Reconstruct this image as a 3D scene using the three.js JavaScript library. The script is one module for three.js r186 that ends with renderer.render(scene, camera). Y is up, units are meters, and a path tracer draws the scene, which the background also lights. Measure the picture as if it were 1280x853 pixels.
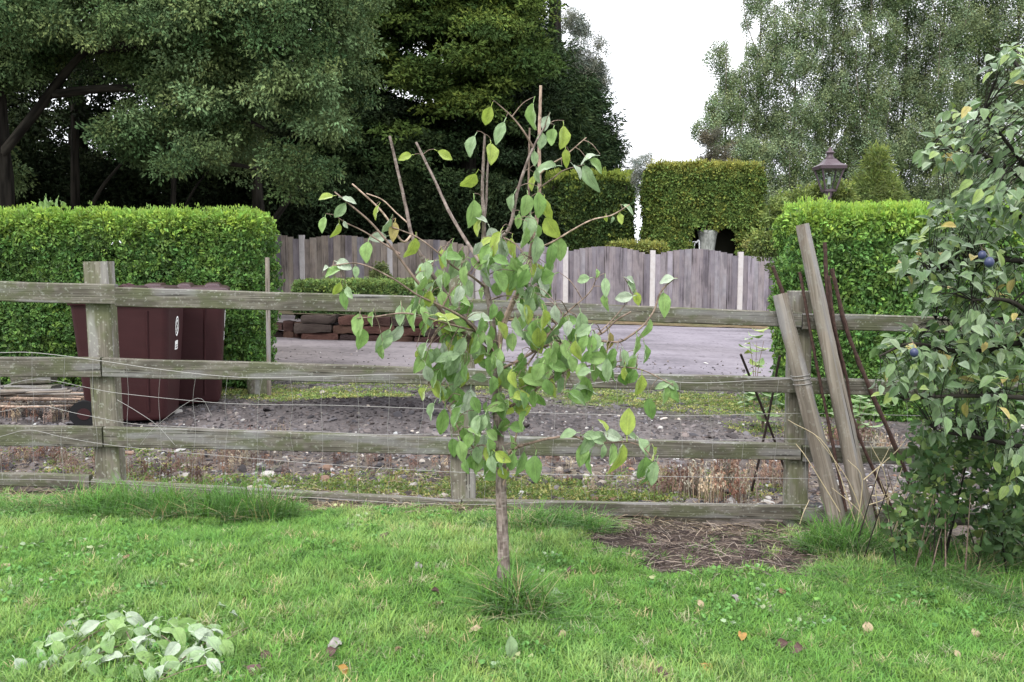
import * as THREE from 'three';
import { mergeGeometries } from 'three/addons/utils/BufferGeometryUtils.js';
import { ImprovedNoise } from 'three/addons/math/ImprovedNoise.js';

// ---------------------------------------------------------------- camera, sky, sun, exposure
const scene = new THREE.Scene();
const F = 1066, PITCH = 5.57 * Math.PI / 180, EYE = 1.2;
const camera = new THREE.PerspectiveCamera(2 * Math.atan(426.5 / F) * 180 / Math.PI, 1280 / 853, 0.05, 900);
camera.position.set(0, EYE, 0);
camera.rotation.set(-PITCH, 0, 0);
scene.add(camera);
const renderer = new THREE.WebGLRenderer({ antialias: true });
renderer.setSize(1024, 682);
renderer.toneMapping = THREE.LinearToneMapping;
renderer.toneMappingExposure = 2.95;
renderer.shadowMap.enabled = true;
const noise3 = new ImprovedNoise();
{ // overcast sky: bright, a little brighter towards the zenith, soft cloud
  const W = 512, H = 256, d = new Float32Array(W * H * 4);
  for (let j = 0; j < H; j++) for (let i = 0; i < W; i++) {
    const el = ((j + 0.5) / H - 0.5) * Math.PI, az = (i + 0.5) / W * 2 * Math.PI;
    const y = Math.sin(el), x = Math.cos(el) * Math.cos(az), z = Math.cos(el) * Math.sin(az);
    const s = Math.max(y, 0);
    let L = 0.62 + 0.55 * s;
    const c = noise3.noise(x * 2.2 + 5, y * 5 + 1, z * 2.2) * 0.6 + noise3.noise(x * 5 + 9, y * 11, z * 5 + 3) * 0.3;
    L *= 1 + 0.16 * c;
    if (y < 0) L *= 0.75;
    const k = (j * W + i) * 4;
    d[k] = L * 0.97; d[k + 1] = L * 0.995; d[k + 2] = L * 1.05; d[k + 3] = 1;
  }
  const t = new THREE.DataTexture(d, W, H, THREE.RGBAFormat, THREE.FloatType);
  t.mapping = THREE.EquirectangularReflectionMapping; t.magFilter = THREE.LinearFilter; t.needsUpdate = true;
  scene.background = t; scene.environment = t;
}
const sun = new THREE.DirectionalLight(new THREE.Color(1, 0.96, 0.9), 1.1);
sun.position.set(-9, 26, 11); sun.target.position.set(0, 0, -8);
sun.castShadow = true; sun.shadow.radius = 34;
Object.assign(sun.shadow.camera, { left: -30, right: 30, top: 30, bottom: -30, near: 1, far: 90 });
sun.shadow.mapSize.set(2048, 2048);
scene.add(sun, sun.target);

// ---------------------------------------------------------------- helpers
function rng(seed) { let a = seed >>> 0; return () => { a = (a + 0x6D2B79F5) | 0; let t = Math.imul(a ^ (a >>> 15), 1 | a); t = (t + Math.imul(t ^ (t >>> 7), 61 | t)) ^ t; return ((t ^ (t >>> 14)) >>> 0) / 4294967296; }; }
const V = (x, y, z) => new THREE.Vector3(x, y, z);
const C = (r, g, b) => new THREE.Color().setRGB(r, g, b);
const clamp = (x, a, b) => Math.min(b, Math.max(a, x));
const smooth = (a, b, x) => { const t = clamp((x - a) / (b - a), 0, 1); return t * t * (3 - 2 * t); };
const lerp = (a, b, t) => a + (b - a) * t;
// height of the ground: falls gently to the right and away
function G(x, z) {
  const xc = clamp(x, -14, 14), xq = clamp(x, -3, 3), far = Math.max(0, -z - 5);
  return -0.022 - 0.03 * xc - 0.007 * xq * xq * Math.exp(-far / 3) - 0.006 * Math.min(far, 60);
}
// a measured direction of the photograph (1280 x 853) at a chosen distance
function at(px, py, depth) {
  const cx = (px - 640) / F, cy = -(py - 426.5) / F;
  const y = cy * Math.cos(PITCH) - Math.sin(PITCH), z = -Math.cos(PITCH) - cy * Math.sin(PITCH);
  const s = depth / -z;
  return V(cx * s, EYE + y * s, -depth);
}
function gp(px, py) { let lo = 1.2, hi = 80; for (let k = 0; k < 40; k++) { const m = (lo + hi) / 2, p = at(px, py, m); if (p.y > G(p.x, p.z)) lo = m; else hi = m; } const p = at(px, py, lo); p.y = G(p.x, p.z); return p; }
const used = {};
function numbered(n) { const k = used[n] = (used[n] ?? -1) + 1; return k ? n + '_' + String(k).padStart(3, '0') : n; }
function tag(o, label, category, group, kind) { if (label) o.userData.label = label; if (category) o.userData.category = category; if (group) o.userData.group = group; if (kind) o.userData.kind = kind; return o; }
function thing(name, label, category, pos = [0, 0, 0], group) { const o = new THREE.Group(); o.name = numbered(name); o.position.set(...pos); scene.add(o); return tag(o, label, category, group); }
function mesh(name, g, m, parent) { const o = new THREE.Mesh(g, m); o.name = parent ? name : numbered(name); o.castShadow = o.receiveShadow = true; (parent ?? scene).add(o); return o; }
const shift = (g, x, y, z) => { g.translate(x, y, z); return g; };

// periodic noise for textures
function lattice(seed) { const r = rng(seed), t = new Float32Array(65536); for (let i = 0; i < 65536; i++) t[i] = r(); return t; }
const LAT = lattice(77);
function vnoise(x, y, px, py, s = 0) {
  const xi = Math.floor(x), yi = Math.floor(y); let fx = x - xi, fy = y - yi; fx = fx * fx * (3 - 2 * fx); fy = fy * fy * (3 - 2 * fy);
  const h = (a, b) => LAT[((((a % px) + px) % px) * 57 + (((b % py) + py) % py) * 7919 + s * 1013) & 65535];
  return lerp(lerp(h(xi, yi), h(xi + 1, yi), fx), lerp(h(xi, yi + 1), h(xi + 1, yi + 1), fx), fy);
}
function fbm(u, v, px, py, oct, s = 0) { let a = 0, w = 0.5, n = 0; for (let o = 0; o < oct; o++) { a += w * vnoise(u * px, v * py, px, py, s + o); n += w; w *= 0.5; px *= 2; py *= 2; } return a / n; }
function tex(w, h, fn, rep = [1, 1], color = true) {
  const d = new Uint8Array(w * h * 4);
  for (let j = 0; j < h; j++) for (let i = 0; i < w; i++) { const c = fn(i / w, j / h), k = (j * w + i) * 4; for (let q = 0; q < 3; q++) { const v = Array.isArray(c) ? c[q] : c; d[k + q] = clamp((color ? Math.pow(clamp(v, 0, 1), 1 / 2.2) : v) * 255, 0, 255); } d[k + 3] = 255; }
  const t = new THREE.DataTexture(d, w, h); t.wrapS = t.wrapT = THREE.RepeatWrapping; t.magFilter = THREE.LinearFilter; t.minFilter = THREE.LinearMipmapLinearFilter; t.generateMipmaps = true; if (color) t.colorSpace = THREE.SRGBColorSpace; t.repeat.set(...rep); t.needsUpdate = true; return t;
}
const mixc = (a, b, t) => [lerp(a[0], b[0], t), lerp(a[1], b[1], t), lerp(a[2], b[2], t)];

// sweep a ring along a path; uv in metres (u round the ring, v along)
function sweep(pts, ring, { up, caps = true, flip = false, uv0 = [0, 0] } = {}) {
  const n = pts.length, pos = [], uv = [], idx = []; let nrm = null, dist = uv0[1], R = 0;
  const tan = pts.map((p, i) => V(0, 0, 0).subVectors(pts[Math.min(n - 1, i + 1)], pts[Math.max(0, i - 1)]).normalize());
  const rings = [];
  for (let i = 0; i < n; i++) {
    const t = tan[i]; let a;
    if (up) a = up.clone(); else if (!nrm) a = Math.abs(t.y) < 0.9 ? V(0, 1, 0) : V(0, 0, 1); else a = nrm.clone();
    a.addScaledVector(t, -a.dot(t)).normalize(); nrm = a; const b = V(0, 0, 0).crossVectors(t, a);
    if (i) dist += pts[i].distanceTo(pts[i - 1]);
    const r = ring(i / (n - 1), i); R = r.length; let u = uv0[0]; rings.push(r);
    for (let k = 0; k <= R; k++) { const q = r[k % R], o = r[(k + R - 1) % R]; if (k) u += Math.hypot(q[0] - o[0], q[1] - o[1]); const p = pts[i].clone().addScaledVector(a, q[0]).addScaledVector(b, q[1]); pos.push(p.x, p.y, p.z); uv.push(u, dist); }
  }
  const S = R + 1;
  for (let i = 0; i < n - 1; i++) for (let k = 0; k < R; k++) { const a = i * S + k, b = a + 1, c = a + S, d = c + 1; idx.push(a, c, b, b, c, d); }
  if (caps) for (const e of [0, n - 1]) {
    const base = pos.length / 3, c = pts[e]; pos.push(c.x, c.y, c.z); uv.push(uv0[0] + 0.02, uv0[1]);
    for (let k = 0; k < R; k++) { const s = (e * S + k) * 3; pos.push(pos[s], pos[s + 1], pos[s + 2]); uv.push(uv0[0] + 0.02 + rings[e][k][0] * 0.3, uv0[1] + rings[e][k][1] * 0.3); }
    for (let k = 0; k < R; k++) { const a = base + 1 + k, b = base + 1 + (k + 1) % R; e ? idx.push(base, b, a) : idx.push(base, a, b); }
  }
  const g = new THREE.BufferGeometry(); g.setAttribute('position', new THREE.Float32BufferAttribute(pos, 3)); g.setAttribute('uv', new THREE.Float32BufferAttribute(uv, 2)); g.setIndex(idx); g.computeVertexNormals(); return g;
}
// round, tapering, slightly uneven limb
function limb(pts, r0, r1, { sides = 8, bump = 0.06, seed = 1, per = 6, flare = 0, caps = true } = {}) {
  const curve = new THREE.CatmullRomCurve3(pts, false, 'catmullrom', 0.5), n = Math.max(2, (pts.length - 1) * per), P = curve.getPoints(n);
  return sweep(P, (t, i) => { const r = lerp(r0, r1, t) * (1 + flare * Math.exp(-t * 12)); const o = []; for (let k = 0; k < sides; k++) { const a = k / sides * 2 * Math.PI; const q = r * (1 + bump * 2 * noise3.noise(Math.cos(a) * 1.3 + seed * 7.1, Math.sin(a) * 1.3, i * 0.6 + seed)); o.push([Math.cos(a) * q, Math.sin(a) * q]); } return o; }, { uv0: [seed * 0.37, seed * 0.61], caps });
}
// sawn timber: chamfered section h x t between two points, a little warped and worn
function timber(a, b, h, t, seed, { up = V(0, 1, 0), h2 = h, seg = 14, warp = 0.004, ch = 0.006 } = {}) {
  const P = []; for (let i = 0; i <= seg; i++) { const s = i / seg, p = a.clone().lerp(b, s); const e = Math.min(1, s * 6, (1 - s) * 6); p.y += warp * e * noise3.noise(s * 3, seed * 3.3, 1); p.z += warp * e * noise3.noise(s * 3, seed * 3.3, 7); P.push(p); }
  return sweep(P, (s, i) => { const H = lerp(h, h2, s) / 2, T = t / 2; return [[H - ch, T], [H, T - ch], [H, -T + ch], [H - ch, -T], [-H + ch, -T], [-H, -T + ch], [-H, T - ch], [-H + ch, T]].map(([p, q], k) => { const w = 1 + 0.014 * noise3.noise(k * 1.7, i * 0.7, seed * 5.1); return [p * w, q * w]; }); }, { up, uv0: [seed * 0.173, seed * 0.417] });
}
const sharp = (g) => { const q = g.toNonIndexed(); q.computeVertexNormals(); return q; };

// ---------------------------------------------------------------- materials
const std = (o) => new THREE.MeshPhysicalMaterial({ side: THREE.DoubleSide, specularIntensity: (o.roughness ?? 1) > 0.75 ? 0.2 : 0.6, ...o });
const phy = (o) => new THREE.MeshPhysicalMaterial({ side: THREE.DoubleSide, ...o });
function woodTex(base, dark, algae, algaeAmt, lichen, s) {
  return tex(512, 1024, (u, v) => {
    const g1 = fbm(u, v, 48, 4, 3, s), g2 = fbm(u, v, 110, 7, 2, s + 9), blot = fbm(u, v, 3, 5, 4, s + 20), spots = fbm(u, v, 26, 90, 3, s + 31), mott = fbm(u, v, 10, 20, 4, s + 37);
    let kn = 0; for (let k = 0; k < 5; k++) { const dx = Math.abs(u - LAT[k * 7 + s]), dy = Math.abs(v - LAT[k * 13 + s + 50]), q = Math.hypot(Math.min(dx, 1 - dx) / 0.05, Math.min(dy, 1 - dy) / 0.016); kn = Math.max(kn, Math.exp(-q * q)); }
    let c = mixc(mixc(dark, base, 0.15), base, smooth(0.2, 0.75, g1 * 0.6 + g2 * 0.4)); c = mixc(c, dark, 0.85 * kn);
    c = mixc(c, algae, algaeAmt * smooth(0.42, 0.6, blot * 0.65 + mott * 0.35)); const gr = fbm(u, v, 4, 3, 4, s + 71); c = mixc(c, [0.3, 0.295, 0.3], 0.55 * smooth(0.55, 0.72, gr)); c = mixc(c, [dark[0] * 0.6, dark[1] * 0.6, dark[2] * 0.6], 0.5 * smooth(0.46, 0.3, gr));
    const sp = fbm(u, v, 22, 2, 2, s + 55); if (sp < 0.24) c = mixc(c, [0.02, 0.018, 0.014], smooth(0.24, 0.17, sp) * 0.9);
    c = mixc(c, [0.5, 0.52, 0.46], lichen * smooth(0.66, 0.75, spots));
    const m = 0.62 + 0.76 * (0.5 * mott + 0.5 * blot); return [c[0] * m, c[1] * m, c[2] * m];
  });
}
function grainBump(s) { return tex(512, 512, (u, v) => fbm(u, v, 60, 4, 3, s) * 0.7 + fbm(u, v, 130, 12, 2, s + 4) * 0.3, [1, 1], false); }
const railT = woodTex([0.24, 0.225, 0.185], [0.1, 0.088, 0.068], [0.105, 0.115, 0.062], 0.85, 0.3, 1); railT.repeat.set(4, 1);
const railB = grainBump(3); railB.repeat.set(4, 1);
const postT = railT.clone(); postT.repeat.set(3, 0.8); postT.offset.set(0.3, 0.2);
const stakeT = woodTex([0.36, 0.31, 0.25], [0.15, 0.12, 0.09], [0.19, 0.175, 0.145], 0.5, 0.12, 5); stakeT.repeat.set(3, 0.7);
const M = {};
M.rail = std({ color: C(0.74, 0.73, 0.745), map: railT, bumpMap: railB, bumpScale: 0.003, roughness: 0.92 });
M.post = std({ map: postT, bumpMap: railB, bumpScale: 0.003, roughness: 0.94, color: C(0.95, 0.93, 0.92) });
M.stake = std({ color: C(0.82, 0.82, 0.86), map: stakeT, bumpMap: railB, bumpScale: 0.003, roughness: 0.9 });
const barkT = tex(256, 512, (u, v) => { const a = fbm(u, v, 6, 20, 4, 40), b = fbm(u, v, 30, 12, 3, 41), l = smooth(0.62, 0.75, fbm(u, v, 4, 40, 3, 45)); return mixc(mixc([0.09, 0.068, 0.058], [0.25, 0.2, 0.18], smooth(0.25, 0.75, a * 0.5 + b * 0.5)), [0.32, 0.28, 0.25], l * 0.5); }, [6, 3]);
const barkB = tex(256, 256, (u, v) => fbm(u, v, 6, 24, 4, 47), [6, 3], false);
M.bark = std({ map: barkT, bumpMap: barkB, bumpScale: 0.003, roughness: 0.8 });
M.twig = std({ map: barkT, color: C(0.95, 0.85, 0.75), roughness: 0.75 });
M.paleTwig = std({ map: barkT, color: C(1.7, 1.55, 1.35), roughness: 0.75 });
const roughBarkT = tex(256, 256, (u, v) => { const a = fbm(u, v, 14, 4, 4, 60); return mixc([0.025, 0.022, 0.018], [0.09, 0.08, 0.065], smooth(0.3, 0.7, a)); }, [1, 0.5]);
M.darkBark = std({ map: roughBarkT, color: C(0.4, 0.4, 0.4), roughness: 0.95 });
M.greyBark = std({ map: roughBarkT, color: C(2.2, 2.2, 2.1), roughness: 0.95 });
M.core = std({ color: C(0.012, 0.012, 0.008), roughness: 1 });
const ledge = (a) => std({ color: a, roughness: 0.6 });
// a leaf's own pattern: midrib, side veins, mottling
function leafTex(veinAmt, mott, s) {
  return tex(128, 256, (u, v) => { const x = Math.abs(u - 0.5) * 2; const rib = Math.exp(-Math.pow(x / 0.045, 2)); const q = (v * 7 - x * 2.1); const vein = Math.exp(-Math.pow((q - Math.round(q)) / 0.1, 2)) * (1 - x * 0.5); const m = fbm(u, v, 5, 8, 4, s); const edge = smooth(0.85, 1, x); let c = 0.78 + 0.38 * (m - 0.5) * mott; c += veinAmt * (rib * 0.5 + vein * 0.16) - edge * 0.06; return [c * (1 + 0.1 * rib * veinAmt), c, c * (1 - 0.05 * rib)]; });
}
const leafT = leafTex(0.5, 1.3, 70), leafB = tex(64, 128, (u, v) => { const x = Math.abs(u - 0.5) * 2, q = v * 7 - x * 2.1; return 0.6 - 0.5 * Math.exp(-Math.pow(x / 0.06, 2)) - 0.3 * Math.exp(-Math.pow((q - Math.round(q)) / 0.16, 2)) + 0.15 * fbm(u, v, 6, 8, 3, 5); }, [1, 1], false);
const leafMat = (r, g, b, tr = 0.35, coat = 0.35) => phy({ map: leafT, bumpMap: leafB, bumpScale: 0.0012, color: C(r, g, b), roughness: 0.92, transmission: tr, thickness: 0, clearcoat: coat, clearcoatRoughness: 0.42 });
const TONES = [[0.21, 0.37, 0.085], [0.26, 0.42, 0.12], [0.28, 0.41, 0.2], [0.36, 0.47, 0.07], [0.15, 0.29, 0.06], [0.38, 0.46, 0.33], [0.34, 0.28, 0.08]];
M.leaf = TONES.map((c, i) => leafMat(...c, [0.38, 0.38, 0.3, 0.45, 0.38, 0.25, 0.35][i], [0.2, 0.2, 0.4, 0.15, 0.2, 0.45, 0.15][i]));
M.dry = [leafMat(0.22, 0.13, 0.07, 0.1, 0.1), leafMat(0.1, 0.05, 0.045, 0.05, 0.2), leafMat(0.42, 0.33, 0.2, 0.2, 0.1), leafMat(0.4, 0.22, 0.05, 0.2, 0.1), leafMat(0.3, 0.27, 0.26, 0.1, 0.2)];
M.foliage = phy({ specularIntensity: 0.4, color: C(1, 1, 1), roughness: 0.95, transmission: 0.3, thickness: 0, clearcoat: 0.25, clearcoatRoughness: 0.45 });
M.dense = std({ color: C(1, 1, 1), roughness: 0.7, specularIntensity: 0.2 });
M.blade = phy({ specularIntensity: 0.4, color: C(1, 1, 1), roughness: 0.95, transmission: 0.35, thickness: 0, clearcoat: 0.12, clearcoatRoughness: 0.5 });
M.dryStem = std({ color: C(1, 1, 1), roughness: 0.9 });
M.stone = std({ color: C(1, 1, 1), roughness: 0.9 });
M.wire = std({ color: C(0.3, 0.29, 0.28), metalness: 0.2, roughness: 0.55 });
const rustT = tex(128, 256, (u, v) => mixc([0.03, 0.02, 0.018], [0.105, 0.06, 0.05], fbm(u, v, 8, 20, 4, 81)), [8, 4]);
M.rust = std({ map: rustT, bumpMap: barkB, bumpScale: 0.002, roughness: 0.95 });
M.rod = std({ color: C(0.04, 0.03, 0.028), roughness: 0.8 });

// ---------------------------------------------------------------- leaves and clusters
function leafGeo(seed, { wide = 0.6, fold = 0.25, curl = 0.25, n = 5, stalk = 0.25, wave = 0.04, blunt = 0.85 } = {}) {
  const r = rng(seed), pos = [], uv = [], idx = [], f = fold * (0.6 + r() * 0.8), c = curl * (0.3 + r() * 1.3), bend = (r() - 0.5) * 0.12;
  for (let i = 0; i <= n; i++) { const t = i / n, w = wide / 2 * Math.pow(Math.sin(Math.PI * Math.pow(Math.min(0.985, t * 0.97 + 0.02), blunt)), 0.75); for (const s of [-1, -0.5, 0, 0.5, 1]) { pos.push(s * w + bend * t * t, -t, Math.abs(s) * w * f * 1.4 - c * t * t + wave * noise3.noise(t * 5, s * 1.5, seed)); uv.push(s * 0.5 + 0.5, t); } }
  for (let i = 0; i < n; i++) for (let k = 0; k < 4; k++) { const a = i * 5 + k, b = a + 1, d = a + 5, e = d + 1; idx.push(a, d, b, b, d, e); }
  if (stalk) { const b = pos.length / 3, w = 0.018; for (const [y, z] of [[0.02, 0], [stalk * 0.5, -0.01], [stalk, -0.05]]) { pos.push(-w, y, z, w, y, z, 0, y, z - w * 1.6); uv.push(0.5, 0.1, 0.5, 0.1, 0.5, 0.1); } for (const o of [0, 3]) for (let k = 0; k < 3; k++) { const a = b + o + k, d = b + o + (k + 1) % 3; idx.push(a, a + 3, d, d, a + 3, d + 3); } }
  const g = new THREE.BufferGeometry(); g.setAttribute('position', new THREE.Float32BufferAttribute(pos, 3)); g.setAttribute('uv', new THREE.Float32BufferAttribute(uv, 2)); g.setIndex(idx); g.computeVertexNormals(); return g;
}
// many small folded leaves in a ball: what a twig end carries
function clusterGeo(seed, n, R, len, wid, { droop = 0, squash = [1, 1, 1], six = false, shell = 0.5, face = 0 } = {}) {
  const r = rng(seed), pos = [], idx = [];
  for (let i = 0; i < n; i++) {
    const d = V(r() * 2 - 1, r() * 2 - 1, r() * 2 - 1).normalize(), p = d.clone().multiplyScalar(R * Math.pow(r(), shell)); p.set(p.x * squash[0], p.y * squash[1], p.z * squash[2]);
    const a = d.clone().add(V(r() - 0.5, r() - 0.5 - droop, r() - 0.5)); if (face) a.z = a.z * 0.55 + 0.15; a.normalize(); const s = (face ? V((r() - 0.5) * face, (r() - 0.5) * face + 0.3, 1) : V(r() - 0.5, r() * 0.4 - 0.2, r() - 0.5)).cross(a).normalize(), up = V(0, 0, 0).crossVectors(a, s).multiplyScalar(wid * 0.35);
    const L = len * (0.6 + 0.7 * r()), W = wid * (0.7 + 0.5 * r()) / 2, b = pos.length / 3;
    const add = (t, w, u) => { const q = p.clone().addScaledVector(a, L * t).addScaledVector(s, w).addScaledVector(up, u); pos.push(q.x, q.y, q.z); };
    if (six) { add(0, 0, 0); add(0.3, -W, 0.8); add(0.7, -W * 0.8, 0.5); add(1, 0, -0.6); add(0.7, W * 0.8, 0.5); add(0.3, W, 0.8); add(0.5, 0, 0); for (let k = 0; k < 6; k++) idx.push(b + 6, b + k, b + (k + 1) % 6); } else { add(0, 0, 0); add(0.45, -W, 1); add(1, 0, -0.4); add(0.45, W, 1); idx.push(b, b + 1, b + 2, b, b + 2, b + 3); }
  }
  const g = new THREE.BufferGeometry(); g.setAttribute('position', new THREE.Float32BufferAttribute(pos, 3)); g.setIndex(idx); g.computeVertexNormals(); return g;
}
const _m = new THREE.Matrix4(), _q = new THREE.Quaternion(), _e = new THREE.Euler();
// copies of a small geometry as one mass; items: {p, s, e:[x,y,z] or m, c}
function mass(name, geo, mat, items, parent) {
  const o = new THREE.InstancedMesh(geo, mat, items.length); o.name = parent ? name : numbered(name);
  items.forEach((it, i) => { if (it.m) _m.copy(it.m); else { _q.setFromEuler(_e.set(...it.e)); const s = it.s; _m.compose(it.p, _q, Array.isArray(s) ? V(...s) : V(s, s, s)); } o.setMatrixAt(i, _m); if (it.c) o.setColorAt(i, it.c); });
  o.castShadow = o.receiveShadow = true; o.userData.kind = 'stuff'; (parent ?? scene).add(o); return o;
}
function vary(r, c, dv = 0.25, dh = 0.12) { const k = 1 + (r() * 2 - 1) * dv, h = (r() * 2 - 1) * dh; return C(Math.max(0.003, c[0] * k * (1 + h)), Math.max(0.003, c[1] * k), Math.max(0.002, c[2] * k * (1 - h))); }

// ---------------------------------------------------------------- the setting: ground, yard, lane
const fenceZ = (x) => -4.4 + (x + 2.15) * 0.099;
function sheet(x0, x1, z0, z1, nx, nz, hf, cf, bend) {
  const pos = [], col = [], uv = [], idx = [];
  for (let j = 0; j <= nz; j++) for (let i = 0; i <= nx; i++) { const x = lerp(x0, x1, i / nx), z = bend ? bend(x, j / nz) : lerp(z0, z1, j / nz); pos.push(x, hf(x, z), z); uv.push(x, z); if (cf) col.push(...cf(x, z)); }
  for (let j = 0; j < nz; j++) for (let i = 0; i < nx; i++) { const a = j * (nx + 1) + i, b = a + 1, c = a + nx + 1, d = c + 1; idx.push(a, b, c, b, d, c); }
  const g = new THREE.BufferGeometry(); g.setAttribute('position', new THREE.Float32BufferAttribute(pos, 3)); g.setAttribute('uv', new THREE.Float32BufferAttribute(uv, 2)); if (cf) g.setAttribute('color', new THREE.Float32BufferAttribute(col, 3)); g.setIndex(idx); g.computeVertexNormals(); return g;
}
const N2 = (x, z, f, s = 0) => noise3.noise(x * f + 31.7, s * 5.3 + 0.5, z * f - 11.3);
const heap = gp(470, 522);
const dip = (x, z) => 0.042 * smooth(-3.3, -4.05, z) * smooth(-5.6, -4.6, z);
function yardH(x, z) { const d = Math.hypot((x - heap.x) / 0.95, (z - heap.z + 0.2) / 0.5); return G(x, z) - dip(x, z) + 0.02 * N2(x, z, 1.2, 3) + 0.012 * N2(x, z, 6, 4) + 0.005 * N2(x, z, 22, 5) + 0.1 * Math.exp(-d * d); }
const bare = { x: 0.86, z: -3.66, rx: 0.56, rz: 0.46 };
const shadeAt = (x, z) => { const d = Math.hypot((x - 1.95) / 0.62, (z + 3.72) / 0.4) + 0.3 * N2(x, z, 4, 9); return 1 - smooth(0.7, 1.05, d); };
const bareAt = (x, z) => { const d = Math.hypot((x - bare.x) / bare.rx, (z - bare.z) / bare.rz) + 0.35 * N2(x, z, 5, 8); return 1 - smooth(0.75, 1.05, d); };
function lawnH(x, z) { return G(x, z) - dip(x, z) + 0.014 * N2(x, z, 1.1, 1) + 0.008 * N2(x, z, 4, 2) - 0.012 * bareAt(x, z); }
const soilT = tex(512, 512, (u, v) => { const a = fbm(u, v, 24, 24, 4, 90), b = fbm(u, v, 6, 6, 3, 91); const k = 0.35 + 1.0 * a * (0.6 + 0.8 * b); return [k, k, k]; }, [1.3, 1.3]);
const soilB = tex(512, 512, (u, v) => fbm(u, v, 40, 40, 4, 95), [1.3, 1.3], false);
{
  const gT = soilT.clone(); gT.repeat.set(0.3, 0.3);
  const g = sheet(-260, 260, 60, -420, 130, 160, (x, z) => G(x, z) - 0.06 - (Math.abs(x) < 8 && z > -9.5 && z < 3 ? 0.05 : 0));
  tag(mesh('ground', g, std({ map: gT, color: C(0.09, 0.105, 0.045), roughness: 1 })), 'rough grassy ground running back under the trees', null, null, 'structure');
  const lawnM = std({ map: soilT, bumpMap: soilB, bumpScale: 0.01, vertexColors: true, roughness: 1 });
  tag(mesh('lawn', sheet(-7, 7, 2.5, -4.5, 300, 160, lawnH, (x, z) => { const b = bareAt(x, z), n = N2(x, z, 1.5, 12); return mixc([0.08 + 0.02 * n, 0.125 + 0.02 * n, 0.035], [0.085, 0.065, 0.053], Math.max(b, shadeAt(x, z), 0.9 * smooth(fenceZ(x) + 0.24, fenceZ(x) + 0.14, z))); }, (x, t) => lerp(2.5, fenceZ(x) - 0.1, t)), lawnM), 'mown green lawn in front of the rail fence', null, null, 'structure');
  const moss = [gp(410, 495), gp(910, 505), gp(655, 605), gp(770, 500), gp(300, 490)].map((p, i) => [p.x, p.z, [0.55, 0.9, 0.5, 0.8, 0.4][i], [0.5, 0.6, 0.3, 0.4, 0.4][i]]);
  const yardC = (x, z) => {
    let c = mixc([0.062, 0.055, 0.055], [0.125, 0.11, 0.108], clamp(0.5 + N2(x, z, 0.9, 20) + 0.5 * N2(x, z, 5, 21), 0, 1));
    const near = smooth(-5.6, -4.7, z); c = mixc(c, [0.215, 0.175, 0.145], near * (0.4 + 0.4 * clamp(0.5 + N2(x, z, 3, 23), 0, 1)));
    let m = 0; for (const [mx, mz, rx, rz] of moss) { const d = Math.hypot((x - mx) / rx, (z - mz) / rz); m = Math.max(m, Math.exp(-d * d) * clamp(0.75 + 1.3 * N2(x, z, 5, 24), 0, 1)); }
    c = mixc(c, [0.13, 0.155, 0.045], 0.85 * m);
    const d = Math.hypot((x - heap.x) / 0.95, (z - heap.z + 0.2) / 0.5); c = mixc(c, [0.018, 0.016, 0.018], 0.95 * Math.exp(-d * d * 0.8));
    return mixc(c, [0.12, 0.14, 0.05], 0.7 * smooth(-8.1, -8.7, z));
  };
  tag(mesh('gravel_yard', sheet(-8, 8, -4.4, -9.7, 330, 160, yardH, yardC, (x, t) => lerp(fenceZ(x) + 0.02, -9.7, t)), std({ map: soilT, bumpMap: soilB, bumpScale: 0.015, vertexColors: true, roughness: 1 })), 'rough gravel ground with moss between fence and lane', null, null, 'structure');
  const laneT = tex(512, 512, (u, v) => { const a = fbm(u, v, 90, 90, 2, 100), b = fbm(u, v, 4, 6, 4, 101), c = fbm(u, v, 2, 14, 3, 102); const cr = fbm(u, v, 9, 9, 4, 107), k = (0.62 + 0.35 * a + 0.75 * (b - 0.5) + 0.4 * (c - 0.5)) * (Math.abs(cr - 0.5) < 0.006 ? 0.55 : 1); return [k, k * 0.985, k * 1.01]; }, [0.25, 0.25]);
  tag(mesh('lane', sheet(-14, 16, -8.8, -17.2, 120, 50, (x, z) => G(x, z) + 0.034 + 0.004 * N2(x, z, 1, 30) - 0.05 * smooth(-8.9, -8.4, z), (x, z) => { const d = clamp(0.9 * smooth(1.5, -2.5, x) + 0.5 * N2(x, z, 0.5, 60) + 0.5 * smooth(-9.6, -8.8, z), 0, 1); return mixc([1, 1, 1], [0.68, 0.66, 0.57], d); }, (x, t) => lerp(-8.85 + 0.45 * N2(x, 0, 0.9, 33) + 0.2 * N2(x, 3, 3.1, 34), -17.3, t)), std({ map: laneT, vertexColors: true, bumpMap: soilB, bumpScale: 0.003, color: C(0.215, 0.197, 0.22), roughness: 0.85 })), 'grey tarmac lane crossing behind the yard', null, null, 'structure');
  const vt = soilT.clone(); vt.repeat.set(1, 1);
  tag(mesh('verge', sheet(-14, 16, -17, -19.4, 200, 24, (x, z) => G(x, z) + 0.045 + 0.03 * smooth(-17, -17.6, z) + 0.02 * N2(x, z, 3, 35), (x, z) => mixc([0.1, 0.1, 0.05], [0.16, 0.115, 0.07], clamp(0.5 + N2(x, z, 1.6, 36) + 0.4 * N2(x, z, 6, 37), 0, 1)), (x, t) => lerp(-16.9 + 0.12 * N2(x, 1, 2, 38), -19.4, t)), std({ map: vt, vertexColors: true, roughness: 1 })), 'mossy leaf-littered verge along the panel fence foot', null, null, 'structure');
}

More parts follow.
